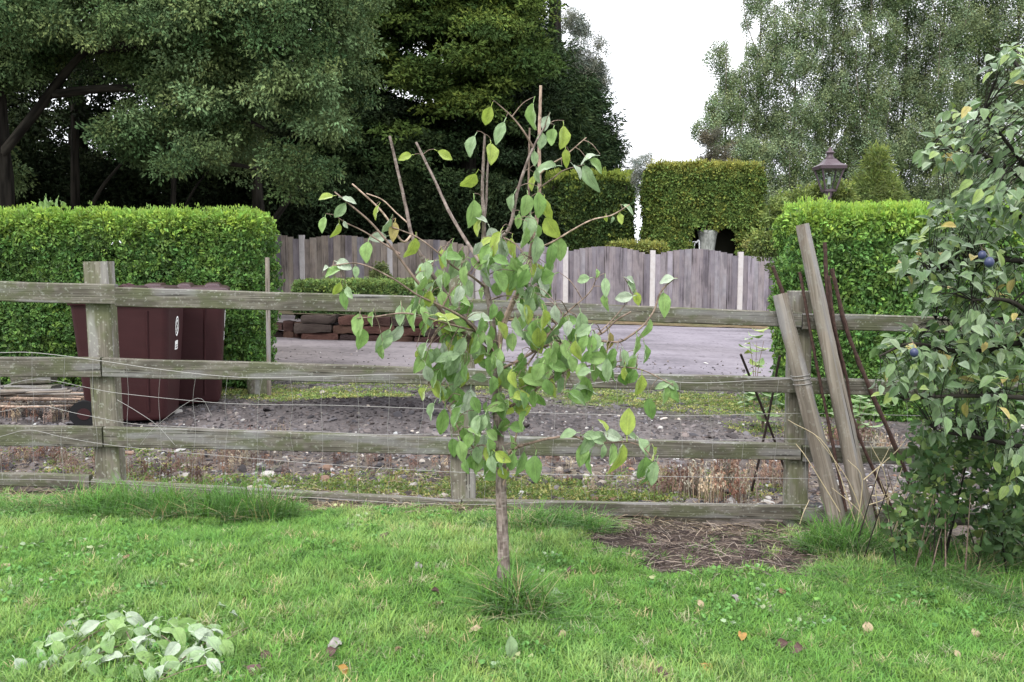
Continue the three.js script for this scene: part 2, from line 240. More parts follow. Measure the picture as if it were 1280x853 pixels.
// ---------------------------------------------------------------- grass
function bladeClump(seed, n, R, len, wid, lean) {
  const r = rng(seed), pos = [], idx = [];
  for (let i = 0; i < n; i++) {
    const a = r() * 6.283, q = Math.sqrt(r()) * R, x = Math.cos(a) * q, z = Math.sin(a) * q, d = r() * 6.283, L = len * (0.5 + 0.8 * r()), le = lean * (0.3 + 1.2 * r()), f = d + (r() - 0.5), wx = Math.cos(f + 1.57) * wid / 2, wz = Math.sin(f + 1.57) * wid / 2, b = pos.length / 3;
    for (const [t, w] of [[0, 1], [0.45, 0.9], [0.8, 0.55]]) { const o = L * le * t * t, y = L * t * (1 - 0.35 * le * t); pos.push(x + Math.cos(d) * o - wx * w, y, z + Math.sin(d) * o - wz * w, x + Math.cos(d) * o + wx * w, y, z + Math.sin(d) * o + wz * w); }
    pos.push(x + Math.cos(d) * L * le, L * (1 - 0.35 * le), z + Math.sin(d) * L * le);
    idx.push(b, b + 1, b + 2, b + 1, b + 3, b + 2, b + 2, b + 3, b + 4, b + 3, b + 5, b + 4, b + 4, b + 5, b + 6);
  }
  const g = new THREE.BufferGeometry(); g.setAttribute('position', new THREE.Float32BufferAttribute(pos, 3)); g.setIndex(idx); g.computeVertexNormals(); return g;
}
{
  const r = rng(501), A = [], B = [], D = [];
  for (let i = 0; i < 34000; i++) {
    const z = -4.45 + Math.pow(r(), 1.1) * 4.2, half = Math.max(0.9, -z * 0.66 + 0.35), x = (r() * 2 - 1) * Math.min(half, 3.2);
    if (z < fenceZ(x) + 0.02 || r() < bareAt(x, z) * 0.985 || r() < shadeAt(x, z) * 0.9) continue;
    const n = N2(x, z, 1.3, 40), n2 = N2(x, z, 5, 41), edge = smooth(fenceZ(x) + 0.7, fenceZ(x) + 0.05, z);
    const dry = clamp(0.25 + n * 1.1 + n2 * 0.8, 0, 1);
    let c = mixc([0.14, 0.29, 0.05], [0.3, 0.42, 0.13], dry); if (r() < 0.05 + 0.12 * smooth(0.5, 1, dry)) c = [0.42, 0.38, 0.22]; if (r() < 0.16) c = [0.075, 0.18, 0.025]; if (z < fenceZ(x) + 0.13 + 0.06 * n2 && r() < 0.93) continue;
    (r() < 0.5 ? A : B).push({ p: V(x, lawnH(x, z) - 0.004, z), s: [1, (0.62 + 0.6 * r()) * (1 + 0.35 * n2 + 0.3 * n) * (1 - 0.4 * edge), 1], e: [0, r() * 6.28, 0], c: vary(r, c, 0.25, 0.12) });
  }
  tag(mass('mown_grass', bladeClump(11, 24, 0.036, 0.052, 0.0033, 0.8), M.blade, A), 'short green blades of the mown lawn', 'grass');
  tag(mass('mown_grass', bladeClump(12, 24, 0.038, 0.046, 0.0036, 1.05), M.blade, B), 'short green blades of the mown lawn, bent ones between', 'grass');
  const cl = clusterGeo(34, 9, 0.03, 0.016, 0.014, { squash: [1, 0.3, 1], six: true }), K = [];
  for (let i = 0; i < 1700; i++) { const z = -1.9 - 2.4 * r(), x = (r() * 2 - 1) * (-z * 0.66 + 0.2); if (z < fenceZ(x) + 0.15 || N2(x, z, 1.9, 43) < 0.08 || bareAt(x, z) > 0.3) continue; K.push({ p: V(x, lawnH(x, z) + 0.018 + 0.012 * r(), z), s: [0.8 + 0.6 * r(), 0.8, 0.8 + 0.6 * r()], e: [0, r() * 6.28, 0], c: vary(r, r() < 0.2 ? [0.3, 0.36, 0.2] : [0.12, 0.27, 0.06], 0.25) }); }
  tag(mass('clover', cl, M.foliage, K), 'clover and small round weeds spread through the lawn', 'clover');
  const spots = [[205, 632, 0.42, 0.13, 150, 1.05], [310, 638, 0.2, 0.09, 80, 1.15], [120, 625, 0.2, 0.1, 50, 0.8], [690, 655, 0.24, 0.1, 90, 0.75], [600, 652, 0.2, 0.05, 26, 0.5], [480, 662, 0.2, 0.04, 10, 0.3], [1065, 688, 0.2, 0.15, 150, 1.1], [1180, 700, 0.4, 0.2, 170, 0.8], [1240, 740, 0.3, 0.25, 150, 0.6], [1110, 730, 0.25, 0.15, 80, 0.5], [640, 766, 0.11, 0.07, 60, 1.0], [690, 778, 0.1, 0.06, 18, 0.6], [628, 754, 0.05, 0.04, 22, 1.0], [40, 628, 0.2, 0.06, 40, 0.5], [10, 636, 0.25, 0.1, 40, 0.4]];
  for (const [px, py, rx, rz, n, h] of spots) { const q = gp(px, py); for (let i = 0; i < n; i++) { const a = r() * 6.283, d = Math.sqrt(r()), x = q.x + Math.cos(a) * d * rx, z = q.z + Math.sin(a) * d * rz; D.push({ p: V(x, lawnH(x, z) - 0.01, z), s: [1, h * (0.3 + 0.95 * r() * (0.4 + 0.6 * r()) * (1.4 - 0.6 * d)), 1], e: [0, r() * 6.28, 0], c: vary(r, r() < 0.1 ? [0.34, 0.3, 0.16] : r() < 0.4 ? [0.07, 0.16, 0.03] : [0.1, 0.23, 0.035], 0.25) }); } }
  tag(mass('long_grass', bladeClump(13, 15, 0.045, 0.2, 0.0042, 0.75), M.blade, D), 'longer uncut grass tufts along the fence foot and tree foot', 'grass');
}

// ---------------------------------------------------------------- loose stuff of the yard
{
  const r = rng(601), S1 = [], S2 = [], W = [], Gc = [], Chips = [];
  const peb = (seed, sq) => { const g = new THREE.IcosahedronGeometry(1, 1), p = g.attributes.position; for (let i = 0; i < p.count; i++) { const v = V(p.getX(i), p.getY(i), p.getZ(i)); v.multiplyScalar(1 + 0.45 * noise3.noise(v.x * 1.4 + seed, v.y * 1.4, v.z * 1.4)); p.setXYZ(i, v.x, v.y * sq, v.z); } g.computeVertexNormals(); return g; };
  for (let i = 0; i < 26000; i++) {
    const z = -4.3 - Math.pow(r(), 1.4) * (r() < 0.12 ? 6.5 : 4.4), x = (r() * 2 - 1) * (-z * 0.66 + 0.3); if (z > fenceZ(x) - 0.06) continue;
    const near = smooth(-5.8, -4.6, z), big = r() < 0.03 + 0.04 * near; const s = big ? 0.011 + 0.016 * r() : 0.004 + 0.007 * r();
    const hd = Math.hypot((x - heap.x) / 0.95, (z - heap.z + 0.2) / 0.5), dark = Math.exp(-hd * hd);
    let c = r() < 0.04 + 0.2 * near ? [0.32, 0.3, 0.28] : r() < 0.5 ? [0.12, 0.106, 0.106] : [0.055, 0.049, 0.05]; c = mixc(c, [0.014, 0.012, 0.013], Math.min(1, dark * 1.25) * (r() < 0.93 ? 1 : 0.5)); if (r() < 0.06 * near) c = [0.2, 0.125, 0.09];
    (r() < 0.5 ? S1 : S2).push({ p: V(x, Math.max(yardH(x, z), z < -8.9 ? G(x, z) + 0.036 : -9) + s * 0.2, z), s: [s * (0.8 + r()), s * (0.6 + 0.4 * r()), s * (0.8 + r())], e: [r() * 0.6, r() * 6.28, r() * 0.6], c: vary(r, c, 0.3, 0.08) });
  }
  tag(mass('gravel', peb(3, 0.6), M.stone, S1), 'loose grey stones scattered over the yard', 'gravel'); tag(mass('gravel', peb(8, 0.75), M.stone, S2), 'loose rounder grey stones scattered over the yard', 'gravel');
  // dead weeds: thin upright stems with seed heads
  const weed = (seed, n, H, R) => { const q = rng(seed), gs = []; for (let i = 0; i < n; i++) { const a = q() * 6.28, d = Math.sqrt(q()) * R, h = H * (0.4 + 0.8 * q()), l = 0.35 * (q() - 0.5), l2 = 0.35 * (q() - 0.5), b = V(Math.cos(a) * d, 0, Math.sin(a) * d); gs.push(sweep([b, V(b.x + l * h * 0.4, h * 0.5, b.z + l2 * h * 0.4), V(b.x + l * h, h, b.z + l2 * h)], (t) => { const w = 0.0016 * (1 - 0.6 * t); return [[w, 0], [-w * 0.5, w * 0.87], [-w * 0.5, -w * 0.87]]; }, { caps: false })); for (let k = 0; k < 5; k++) { const t = 0.5 + 0.5 * q(), s = 0.004 + 0.006 * q(); const g = new THREE.TetrahedronGeometry(s); g.scale(0.7, 1.5, 0.7); g.rotateY(q() * 6); g.rotateX(q()); g.translate(b.x + l * h * t + (q() - 0.5) * 0.02, h * t, b.z + l2 * h * t + (q() - 0.5) * 0.02); gs.push(g); } } const flat = gs.map((g) => { const o = g.index ? g.toNonIndexed() : g; o.deleteAttribute('uv'); return o; }); return mergeGeometries(flat); };
  const spots = [[50, 520, 0.5, 0.25, 40, 0.8], [70, 575, 0.4, 0.3, 26, 0.8], [250, 585, 0.5, 0.35, 26, 0.75], [310, 565, 0.3, 0.3, 22, 0.8], [500, 580, 0.4, 0.4, 26, 0.6], [730, 590, 0.4, 0.4, 18, 0.6], [880, 610, 0.3, 0.2, 40, 1.25], [950, 590, 0.3, 0.3, 26, 0.9], [1060, 560, 0.4, 0.4, 40, 0.9], [800, 585, 0.4, 0.3, 12, 0.5], [160, 590, 0.3, 0.3, 10, 0.7]];
  for (const [px, py, rx, rz, n, h] of spots) { const o = gp(px, py); for (let i = 0; i < n; i++) { const a = r() * 6.28, d = Math.sqrt(r()), x = o.x + Math.cos(a) * d * rx, z = Math.min(o.z + Math.sin(a) * d * rz, fenceZ(o.x) - 0.1); W.push({ p: V(x, yardH(x, z), z), s: h * (0.5 + 0.7 * r()), e: [0, r() * 6.28, 0], c: vary(r, r() < 0.35 ? [0.17, 0.1, 0.08] : r() < 0.6 ? [0.27, 0.185, 0.145] : [0.36, 0.3, 0.22], 0.3) }); } }
  tag(mass('dry_weeds', weed(21, 12, 0.16, 0.06), M.dryStem, W), 'reddish dry weed stems standing behind the fence', 'weeds');
  const gspots = [[410, 497, 0.7, 0.5, 500], [910, 506, 1.1, 0.6, 700], [655, 605, 0.5, 0.25, 420], [770, 500, 0.9, 0.4, 260], [300, 490, 0.5, 0.5, 260], [770, 612, 0.5, 0.12, 240], [330, 600, 0.7, 0.25, 300], [150, 590, 0.6, 0.25, 160], [500, 600, 0.6, 0.3, 260], [860, 600, 0.6, 0.3, 180], [520, 610, 0.5, 0.15, 160], [1000, 540, 0.6, 0.4, 240], [150, 560, 0.8, 0.5, 160], [600, 485, 1.8, 0.4, 500]];
  for (const [px, py, rx, rz, n] of gspots) { const o = gp(px, py); for (let i = 0; i < n; i++) { const a = r() * 6.28, d = Math.pow(r(), 0.7), x = o.x + Math.cos(a) * d * rx, z = o.z + Math.sin(a) * d * rz; if (z > fenceZ(x) - 0.08) continue; Gc.push({ p: V(x, yardH(x, z) + 0.003, z), s: [1, 0.5 + 0.6 * r(), 1], e: [0, r() * 6.28, 0], c: vary(r, r() < 0.35 ? [0.3, 0.3, 0.1] : [0.15, 0.22, 0.05], 0.3) }); } }
  tag(mass('ground_cover', clusterGeo(33, 18, 0.045, 0.02, 0.011, { squash: [1, 0.35, 1] }), M.foliage, Gc), 'low moss and small weeds greening the gravel', 'weeds');
  // dry clippings on the bare patch, chips and twigs behind the fence
  const stick = new THREE.CylinderGeometry(0.0016, 0.0026, 0.14, 4, 2); { const p = stick.attributes.position; for (let i = 0; i < p.count; i++) p.setX(i, p.getX(i) + 0.012 * Math.sin((p.getY(i) + 0.07) * 20)); stick.rotateZ(Math.PI / 2); stick.computeVertexNormals(); }
  for (let i = 0; i < 2300; i++) { const a = r() * 6.28, d = Math.pow(r(), 0.6) * 1.02, x = bare.x + Math.cos(a) * d * bare.rx, z = bare.z + Math.sin(a) * d * bare.rz; if (z < fenceZ(x) + 0.03) continue; const tone = r(); Chips.push({ p: V(x, lawnH(x, z) + 0.004 + 0.022 * r(), z), s: 0.25 + 0.75 * r() * r(), e: [(r() - 0.5) * 0.4, r() * 6.28, (r() - 0.5) * 0.4], c: vary(r, tone < 0.25 ? [0.28, 0.23, 0.19] : tone < 0.6 ? [0.12, 0.09, 0.078] : [0.045, 0.034, 0.034], 0.3, 0.05) }); }
  for (let i = 0; i < 1500; i++) { const x = (r() * 2 - 1) * 2.9, z = fenceZ(x) + 0.2 * r(); Chips.push({ p: V(x, lawnH(x, z) + 0.006 + 0.012 * r(), z), s: 0.25 + 0.6 * r() * r(), e: [(r() - 0.5) * 0.5, r() * 6.28, (r() - 0.5) * 0.5], c: vary(r, r() < 0.5 ? [0.36, 0.3, 0.22] : [0.16, 0.12, 0.08], 0.3, 0.05) }); }
  for (let i = 0; i < 2200; i++) { const z0 = r(), x = (r() * 2 - 1) * 3.2, z = fenceZ(x) - 0.08 - z0 * z0 * 1.1; Chips.push({ p: V(x, yardH(x, z) + 0.006 + 0.01 * r(), z), s: 0.25 + 0.6 * r() * r(), e: [(r() - 0.5) * 0.4, r() * 6.28, (r() - 0.5) * 0.4], c: vary(r, r() < 0.5 ? [0.38, 0.31, 0.23] : [0.16, 0.1, 0.08], 0.3, 0.05) }); }
  tag(mass('dry_clippings', stick, M.dryStem, Chips), 'dry broken stems littering the bare patch and fence foot', 'debris');
}

// ---------------------------------------------------------------- post and rail fence
const fz = (px, off = 0) => { let d = 4.2; for (let k = 0; k < 12; k++) d = -(fenceZ((px - 640) / F * d) + off); return d; };
const onFence = (px, py, off = 0) => at(px, py, fz(px, off));
{
  const t = thing('rail_fence', 'weathered grey post and rail fence crossing behind the young tree', 'fence');
  const posts = [[125, 327, 31, 123, 128], [577, 345, 31, 577, 578], [1001, 364, 26, 1000, 1003], [-330, 300, 40, -330, -330], [1440, 385, 34, 1440, 1440]];
  posts.forEach(([px, top, w, xt, xb], i) => {
    const a = onFence(xt, top, -0.075), g0 = onFence(xb, top, -0.075), b = V(g0.x, G(g0.x, g0.z) - 0.25, a.z + 0.01), m = w / F * -a.z;
    const g = timber(b, a, 0.09, m, 20 + i, { up: V(0, 0, 1), warp: 0.003, ch: 0.01, seg: 20 });
    mesh('post', g, M.post, t);
  });
  // each bay's four rails: [x0, y0, x1, y1, thickness in px at both ends]
  const rails = [[-330, 355, 146, 368, 25, 25], [145, 371, 578, 383, 24, 21], [578, 384, 1002, 400, 21, 19], [1002, 402, 1440, 412, 20, 20],
    [-330, 459, 128, 459, 25, 25], [129, 459, 577, 471, 24, 21], [578, 471, 1001, 482, 21, 19], [1002, 483, 1440, 492, 19, 19],
    [-330, 540, 130, 546, 26, 26], [131, 546, 577, 558, 26, 22], [578, 556, 1001, 565, 24, 21], [1002, 567, 1440, 574, 21, 21],
    [-330, 590, 114, 602, 16, 17], [115, 607, 577, 634, 17, 18], [578, 632, 1001, 641, 17, 18], [1002, 644, 1440, 652, 18, 18]];
  rails.forEach(([x0, y0, x1, y1, h0, h1], i) => {
    const a = onFence(x0 + 0.6, y0, -0.009), b = onFence(x1 - 0.6, y1, -0.009);
    mesh('rail', timber(a, b, h0 / F * -a.z, 0.036, 3 + i, { h2: h1 / F * -b.z, warp: 0.005, seg: 22, ch: 0.005 }), M.rail, t);
  });
}
// ---------------------------------------------------------------- sagging wire netting in front of the rails
{
  const t = thing('wire_netting', 'loose rusty-white stock netting sagging along the rail fence', 'wire netting');
  const wire = (pts, rad, per = 5) => mesh('wire', limb(pts.map(([x, y]) => onFence(x, y, 0.035 + 0.012 * Math.sin(x * 0.05 + y))), rad, rad, { sides: 5, bump: 0, per }), M.wire, t);
  const H = [[[-60, 440], [0, 441], [40, 441], [110, 449], [200, 462], [300, 472], [400, 471], [520, 468], [640, 474], [720, 481], [790, 474], [870, 479], [960, 475], [1040, 473], [1150, 478], [1300, 484]],
    [[-60, 492], [0, 483], [48, 474], [110, 485], [150, 492], [260, 503], [330, 506], [420, 507], [560, 512], [700, 517], [850, 520], [1000, 517], [1150, 520], [1300, 525]],
    [[-60, 524], [0, 515], [46, 507], [100, 518], [165, 530], [230, 534], [310, 538], [400, 540], [480, 544], [560, 543], [700, 548], [850, 551], [1000, 549], [1150, 556], [1300, 560]],
    [[-60, 560], [0, 546], [36, 538], [80, 547], [140, 557], [230, 566], [400, 580], [560, 590], [720, 594], [900, 597], [1080, 600], [1300, 606]],
    [[-60, 600], [60, 600], [200, 608], [380, 622], [560, 631], [700, 628], [880, 630], [1030, 632], [1300, 640]]];
  H.forEach((p, i) => wire(p, i ? 0.0012 : 0.0016));
  const yAt = (p, x) => { for (let i = 0; i < p.length - 1; i++) if (x >= p[i][0] && x <= p[i + 1][0]) return lerp(p[i][1], p[i + 1][1], (x - p[i][0]) / (p[i + 1][0] - p[i][0])); return p[p.length - 1][1]; };
  const r = rng(71);
  for (let x = -40; x < 1260; x += 38 + r() * 4) { const j = () => (r() - 0.5) * 9; wire(H.map((p) => { const q = x + j(); return [q, yAt(p, clamp(q, -60, 1290))]; }), 0.0008, 3); }
  wire([[146, 500], [170, 514], [196, 532], [218, 556]], 0.0011); wire([[175, 556], [196, 532], [246, 498], [265, 520]], 0.001);
}

// ---------------------------------------------------------------- the young tree
const leafVariants = [1, 2, 3, 4, 5, 6].map((s) => leafGeo(s, { wide: [0, 0.46, 0.52, 0.57, 0.62, 0.49, 0.54][s], fold: 0.2 + 0.07 * (s % 4), curl: 0.2 + 0.16 * (s % 3), wave: 0.1, n: 6 }));
function leafFrame(dir, toward, r) { const d = dir.clone().normalize(), n = toward.clone(); n.addScaledVector(d, -n.dot(d)).normalize(); const x = V(0, 0, 0).crossVectors(d.clone().negate(), n).normalize(); return new THREE.Matrix4().makeBasis(x, d.clone().negate(), n); }
{
  const Z0 = 2.95, root = at(630, 746, Z0); root.y = lawnH(root.x, root.z) - 0.02;
  const t = thing('young_tree', 'young fruit tree with hanging oval leaves standing alone on the lawn', 'tree', root.toArray());
  const loc = (p) => p.clone().sub(root), L = (pts) => pts.map(([x, y, dz = 0]) => loc(at(x, y, Z0 - dz)));
  const samples = [], r = rng(900);
  const bough = (pts, w0, w1, mat, seed, name = 'branch', sides = 8) => { const P = L(pts); mesh(name, limb(P, w0 * (name === 'trunk' ? 0.46 : 0.4) / F * Z0, w1 * (name === 'trunk' ? 0.46 : 0.36) / F * Z0, { sides, bump: 0.09, seed, per: 7, flare: name === 'trunk' ? 0.35 : 0.15 }), mat, t); const c = new THREE.CatmullRomCurve3(P, false, 'catmullrom', 0.5); for (let i = 0; i <= 24; i++) samples.push(c.getPoint(i / 24)); };
  bough([[630, 756], [629, 690], [627, 640], [626, 585], [623, 540], [621, 490], [620, 440]], 17, 12, M.bark, 1, 'trunk', 12);
  bough([[620, 446], [615, 400, 0.02], [607, 355, 0.03], [604, 322, 0.03], [605, 275, 0.03], [603, 235, 0.04], [606, 168, 0.05]], 11, 4, M.bark, 2);
  bough([[605, 276, 0.02], [608, 250, 0], [609, 220, 0], [611, 190, 0]], 4, 3, M.bark, 3);
  bough([[621, 446], [628, 410, -0.03], [641, 378, -0.05], [655, 348, -0.07], [663, 320, -0.08], [668, 295, -0.08], [674, 240, -0.08], [674, 180, -0.08], [676, 107, -0.08]], 11, 5, M.paleTwig, 4);
  bough([[662, 322, -0.04], [665, 290, -0.02], [661, 240, -0.02], [662, 160, -0.02]], 5, 3, M.twig, 5);
  bough([[601, 326, 0.03], [618, 306, 0.06], [637, 284, 0.09], [646, 243, 0.1], [658, 205, 0.1], [669, 180, 0.1], [681, 158, 0.1]], 7, 3, M.bark, 6);
  bough([[666, 184, 0.1], [655, 165, 0.12], [640, 146, 0.12], [620, 128, 0.14]], 3.4, 1.6, M.twig, 7);
  bough([[600, 328, 0.03], [580, 297, -0.02], [560, 262, -0.06], [543, 225, -0.09], [520, 178, -0.12]], 6, 4.2, M.bark, 8);
  bough([[606, 425, 0.02], [575, 390, 0.06], [545, 350, 0.1], [525, 318, 0.12], [514, 292, 0.12], [508, 262, 0.12], [499, 222, 0.12], [487, 170, 0.12]], 8, 4.4, M.bark, 9);
  bough([[612, 440, 0.03], [570, 408, 0.14], [528, 360, 0.2], [512, 340, 0.22], [490, 310, 0.24], [465, 280, 0.26], [440, 258, 0.28], [418, 240, 0.28]], 6, 2, M.twig, 10);
  bough([[516, 292, 0.12], [503, 302, 0.14], [485, 275, 0.16], [470, 257, 0.16], [440, 230, 0.16]], 3.4, 3, M.paleTwig, 11, 'branch', 6);
  bough([[511, 280, 0.12], [495, 266, 0.1], [478, 250, 0.1], [458, 242, 0.1]], 2.4, 1.8, M.paleTwig, 12, 'branch', 6);
  bough([[607, 360, 0.03], [590, 346, 0.1], [568, 334, 0.14], [545, 314, 0.16], [520, 296, 0.17], [490, 284, 0.18]], 4, 2.2, M.twig, 13, 'branch', 6);
  bough([[500, 318, 0.22], [475, 302, 0.2], [452, 288, 0.2], [430, 278, 0.2]], 3, 1.8, M.twig, 14, 'branch', 6);
  bough([[616, 438, 0.03], [582, 400, 0.18], [545, 380, 0.24], [520, 368, 0.27], [490, 348, 0.3], [450, 330, 0.32], [416, 332, 0.32]], 4.5, 1.8, M.twig, 15, 'branch', 6);
  bough([[600, 416, 0.1], [560, 405, 0.22], [510, 392, 0.28], [470, 396, 0.3], [446, 398, 0.3]], 3.4, 1.8, M.twig, 16, 'branch', 6);
  bough([[623, 590, 0.01], [592, 560, 0.05], [575, 540, 0.06], [560, 510, 0.06], [535, 480, 0.06]], 3.4, 2.2, M.paleTwig, 17, 'branch', 6);
  bough([[628, 610, 0.01], [637, 580, 0.04], [644, 550, 0.05], [651, 518, 0.06]], 4, 3, M.paleTwig, 18, 'branch', 6);
  bough([[622, 464, 0], [650, 450, 0.06], [684, 432, 0.1], [720, 428, 0.14], [752, 417, 0.16], [770, 401, 0.17], [789, 390, 0.18]], 5, 2.6, M.twig, 19, 'branch', 7);
  bough([[622, 515, 0], [648, 503, 0.05], [672, 486, 0.1], [690, 472, 0.12], [715, 462, 0.14], [740, 457, 0.15], [775, 452, 0.16]], 5, 2, M.twig, 20, 'branch', 7);
  bough([[735, 424, 0.15], [770, 428, 0.18], [788, 420, 0.2], [806, 405, 0.2], [818, 388, 0.2], [823, 372, 0.2], [830, 360, 0.2], [843, 348, 0.2]], 3.4, 2.6, M.twig, 21, 'branch', 6);
  bough([[625, 578, 0.02], [642, 562, 0.05], [664, 554, 0.08], [690, 548, 0.12], [717, 546, 0.15], [745, 554, 0.16], [785, 553, 0.18], [806, 562, 0.19], [818, 578, 0.19]], 5, 2, M.twig, 22, 'branch', 7);
  bough([[670, 222, -0.06], [690, 205, -0.03], [706, 195, 0], [733, 172, 0]], 3, 1.8, M.paleTwig, 23, 'branch', 6);
  bough([[673, 236, -0.06], [690, 224, -0.05], [705, 213, -0.05], [730, 206, -0.05]], 2.6, 1.6, M.twig, 24, 'branch', 6);
  bough([[668, 312, -0.06], [690, 303, 0], [715, 288, 0.04], [740, 275, 0.06], [765, 269, 0.07], [787, 256, 0.07]], 3.4, 1.8, M.paleTwig, 25, 'branch', 6);
  bough([[760, 458, 0.16], [800, 462, 0.18], [830, 476, 0.18], [842, 482, 0.18]], 2.4, 1.4, M.twig, 26, 'branch', 6);
  bough([[660, 455, 0.08], [700, 400, 0.1], [735, 368, 0.1], [745, 350, 0.1]], 3, 1.6, M.twig, 27, 'branch', 6);
  bough([[745, 420, 0.15], [770, 395, 0.1], [790, 370, 0.08]], 2.4, 1.4, M.twig, 28, 'branch', 6);
  const leaves = []; // [x, y of the leaf's middle, length px, tip angle (0 right, 90 down), tone, dz]
  const hand = [[665, 146, 30, 95, 1, .1], [682, 156, 20, 110, 5, .1], [703, 173, 27, 95, 3, .08], [690, 172, 22, 100, 1, .08], [676, 178, 22, 100, 2, .08], [708, 197, 19, 85, 3, .02], [609, 147, 26, 112, 3, .14], [624, 168, 29, 112, 2, .13], [614, 193, 27, 88, 3, .06], [588, 184, 26, 112, 2, .06], [585, 229, 28, 132, 3, .05], [505, 196, 17, 165, 3, -.1], [557, 195, 20, 30, 3, -.1], [592, 268, 32, 92, 1, .06], [596, 282, 24, 120, 3, .05], [603, 275, 16, 20, 5, .05], [735, 222, 30, 75, 2, 0], [748, 205, 22, 25, 1, 0], [733, 198, 22, 165, 5, 0], [680, 209, 28, 175, 2, 0], [668, 198, 16, 90, 2, .05], [722, 216, 20, 60, 5, 0], [637, 256, 26, 112, 2, .1], [658, 258, 28, 95, 1, .05], [673, 256, 28, 88, 0, .05], [684, 264, 27, 78, 3, .03], [648, 277, 17, 95, 1, .1], [690, 286, 29, 62, 3, .03], [662, 283, 28, 95, 2, .06], [674, 296, 28, 80, 0, .05], [655, 300, 30, 100, 1, .1], [640, 310, 22, 90, 3, .1], [690, 318, 26, 95, 4, .02], [672, 312, 30, 85, 2, .06], [665, 230, 18, 100, 3, .06], [672, 222, 18, 80, 2, .02],
    [787, 259, 15, 20, 2, .07], [776, 274, 14, 85, 3, .07], [757, 274, 9, 90, 3, .06], [766, 275, 9, 90, 2, .07], [700, 312, 28, 85, 1, 0],
    [407, 247, 17, 165, 3, .28], [438, 251, 20, 20, 5, .28], [424, 264, 22, 130, 2, .28], [404, 281, 18, 100, 1, .24], [422, 291, 21, 100, 3, .22], [432, 281, 9, 60, 5, .22], [470, 267, 19, 110, 3, .18], [482, 284, 24, 125, 2, .18], [472, 297, 20, 170, 5, .18], [492, 290, 24, 95, 6, .18], [514, 313, 30, 110, 3, .16], [458, 315, 24, 97, 1, .26], [430, 331, 20, 20, 5, .32], [417, 340, 22, 150, 0, .32], [445, 340, 14, 80, 2, .32], [421, 363, 20, 115, 3, .32], [430, 375, 21, 80, 4, .32], [437, 367, 18, 65, 2, .32], [404, 335, 14, 175, 5, .32],
    [448, 407, 27, 95, 1, .3], [500, 395, 25, 92, 2, .28], [480, 427, 30, 115, 2, .28], [452, 425, 26, 90, 0, .3], [495, 420, 28, 120, 5, .28], [476, 442, 20, 100, 1, .28], [465, 400, 20, 100, 1, .3],
    [540, 516, 26, 105, 2, .08], [553, 528, 34, 100, 0, .08], [527, 495, 22, 120, 3, .06],
    [831, 380, 26, 85, 1, .2], [832, 350, 19, 170, 5, .2], [812, 412, 24, 95, 1, .2], [806, 445, 26, 88, 4, .2], [795, 435, 28, 92, 1, .2], [760, 430, 28, 95, 6, .17], [790, 350, 16, 20, 5, .1], [780, 372, 20, 170, 5, .1], [757, 360, 24, 90, 2, .1], [746, 343, 12, 90, 1, .1], [728, 350, 18, 165, 2, .1], [755, 378, 20, 100, 1, .1], [792, 358, 18, 40, 2, .1], [797, 374, 16, 80, 3, .1],
    [799, 482, 26, 100, 3, .18], [828, 482, 18, 165, 2, .18], [833, 494, 22, 80, 1, .18], [845, 494, 22, 75, 4, .18], [813, 512, 26, 85, 4, .18], [842, 482, 16, 40, 2, .18],
    [668, 588, 34, 95, 4, .1], [650, 580, 30, 110, 4, .06], [640, 558, 26, 80, 1, .06],
    [709, 543, 22, 170, 2, .16], [735, 555, 28, 110, 2, .17], [728, 570, 30, 95, 1, .16], [735, 580, 26, 105, 4, .16], [750, 548, 26, 20, 2, .18], [768, 545, 24, 15, 5, .18], [785, 527, 32, 275, 3, .18], [755, 530, 18, 250, 3, .17], [765, 570, 30, 97, 1, .18], [778, 575, 36, 92, 3, .18], [790, 545, 18, 30, 2, .18], [805, 560, 24, 60, 2, .19], [818, 570, 24, 80, 3, .19], [805, 588, 32, 95, 4, .19], [817, 592, 30, 100, 2, .19], [811, 600, 26, 85, 4, .19], [755, 565, 16, 90, 2, .18], [740, 545, 20, 0, 2, .18]];
  leaves.push(...hand);
  const groups = [[552, 338, 34, 22, 10, .12], [545, 385, 40, 30, 15, .2], [585, 400, 34, 40, 16, .1], [590, 455, 38, 34, 17, .06], [545, 452, 24, 18, 8, .16], [562, 480, 26, 30, 7, .08], [600, 520, 34, 30, 12, .05], [600, 565, 34, 28, 11, .05], [625, 590, 24, 18, 5, .04], [632, 340, 28, 34, 12, .04], [665, 352, 30, 30, 13, 0], [655, 405, 34, 34, 13, .05], [700, 420, 36, 28, 15, .13], [680, 465, 36, 26, 13, .1], [640, 485, 26, 30, 9, .06], [715, 475, 22, 26, 7, .14], [758, 462, 38, 28, 12, .17], [660, 515, 30, 22, 6, .07], [735, 430, 20, 18, 6, .15], [610, 320, 22, 26, 7, .06]];
  for (const [cx, cy, rx, ry, n, dz] of groups) for (let i = 0; i < n * 1.65; i++) { const a = r() * 6.28, d = Math.sqrt(r()); leaves.push([cx + Math.cos(a) * d * rx, cy + Math.sin(a) * d * ry, 19 + 13 * r(), 92 + (r() - 0.5) * 56 + (r() < 0.14 ? (r() < 0.5 ? 80 : -80) : 0), [0, 0, 1, 1, 2, 2, 3, 4, 4, 5][Math.floor(r() * 10)], dz + (r() - 0.45) * 0.22]); }
  const twigs = [], spare = [], order = leaves.slice(hand.length).sort((a, b) => b[2] - a[2]); leaves.splice(hand.length, leaves.length, ...order);
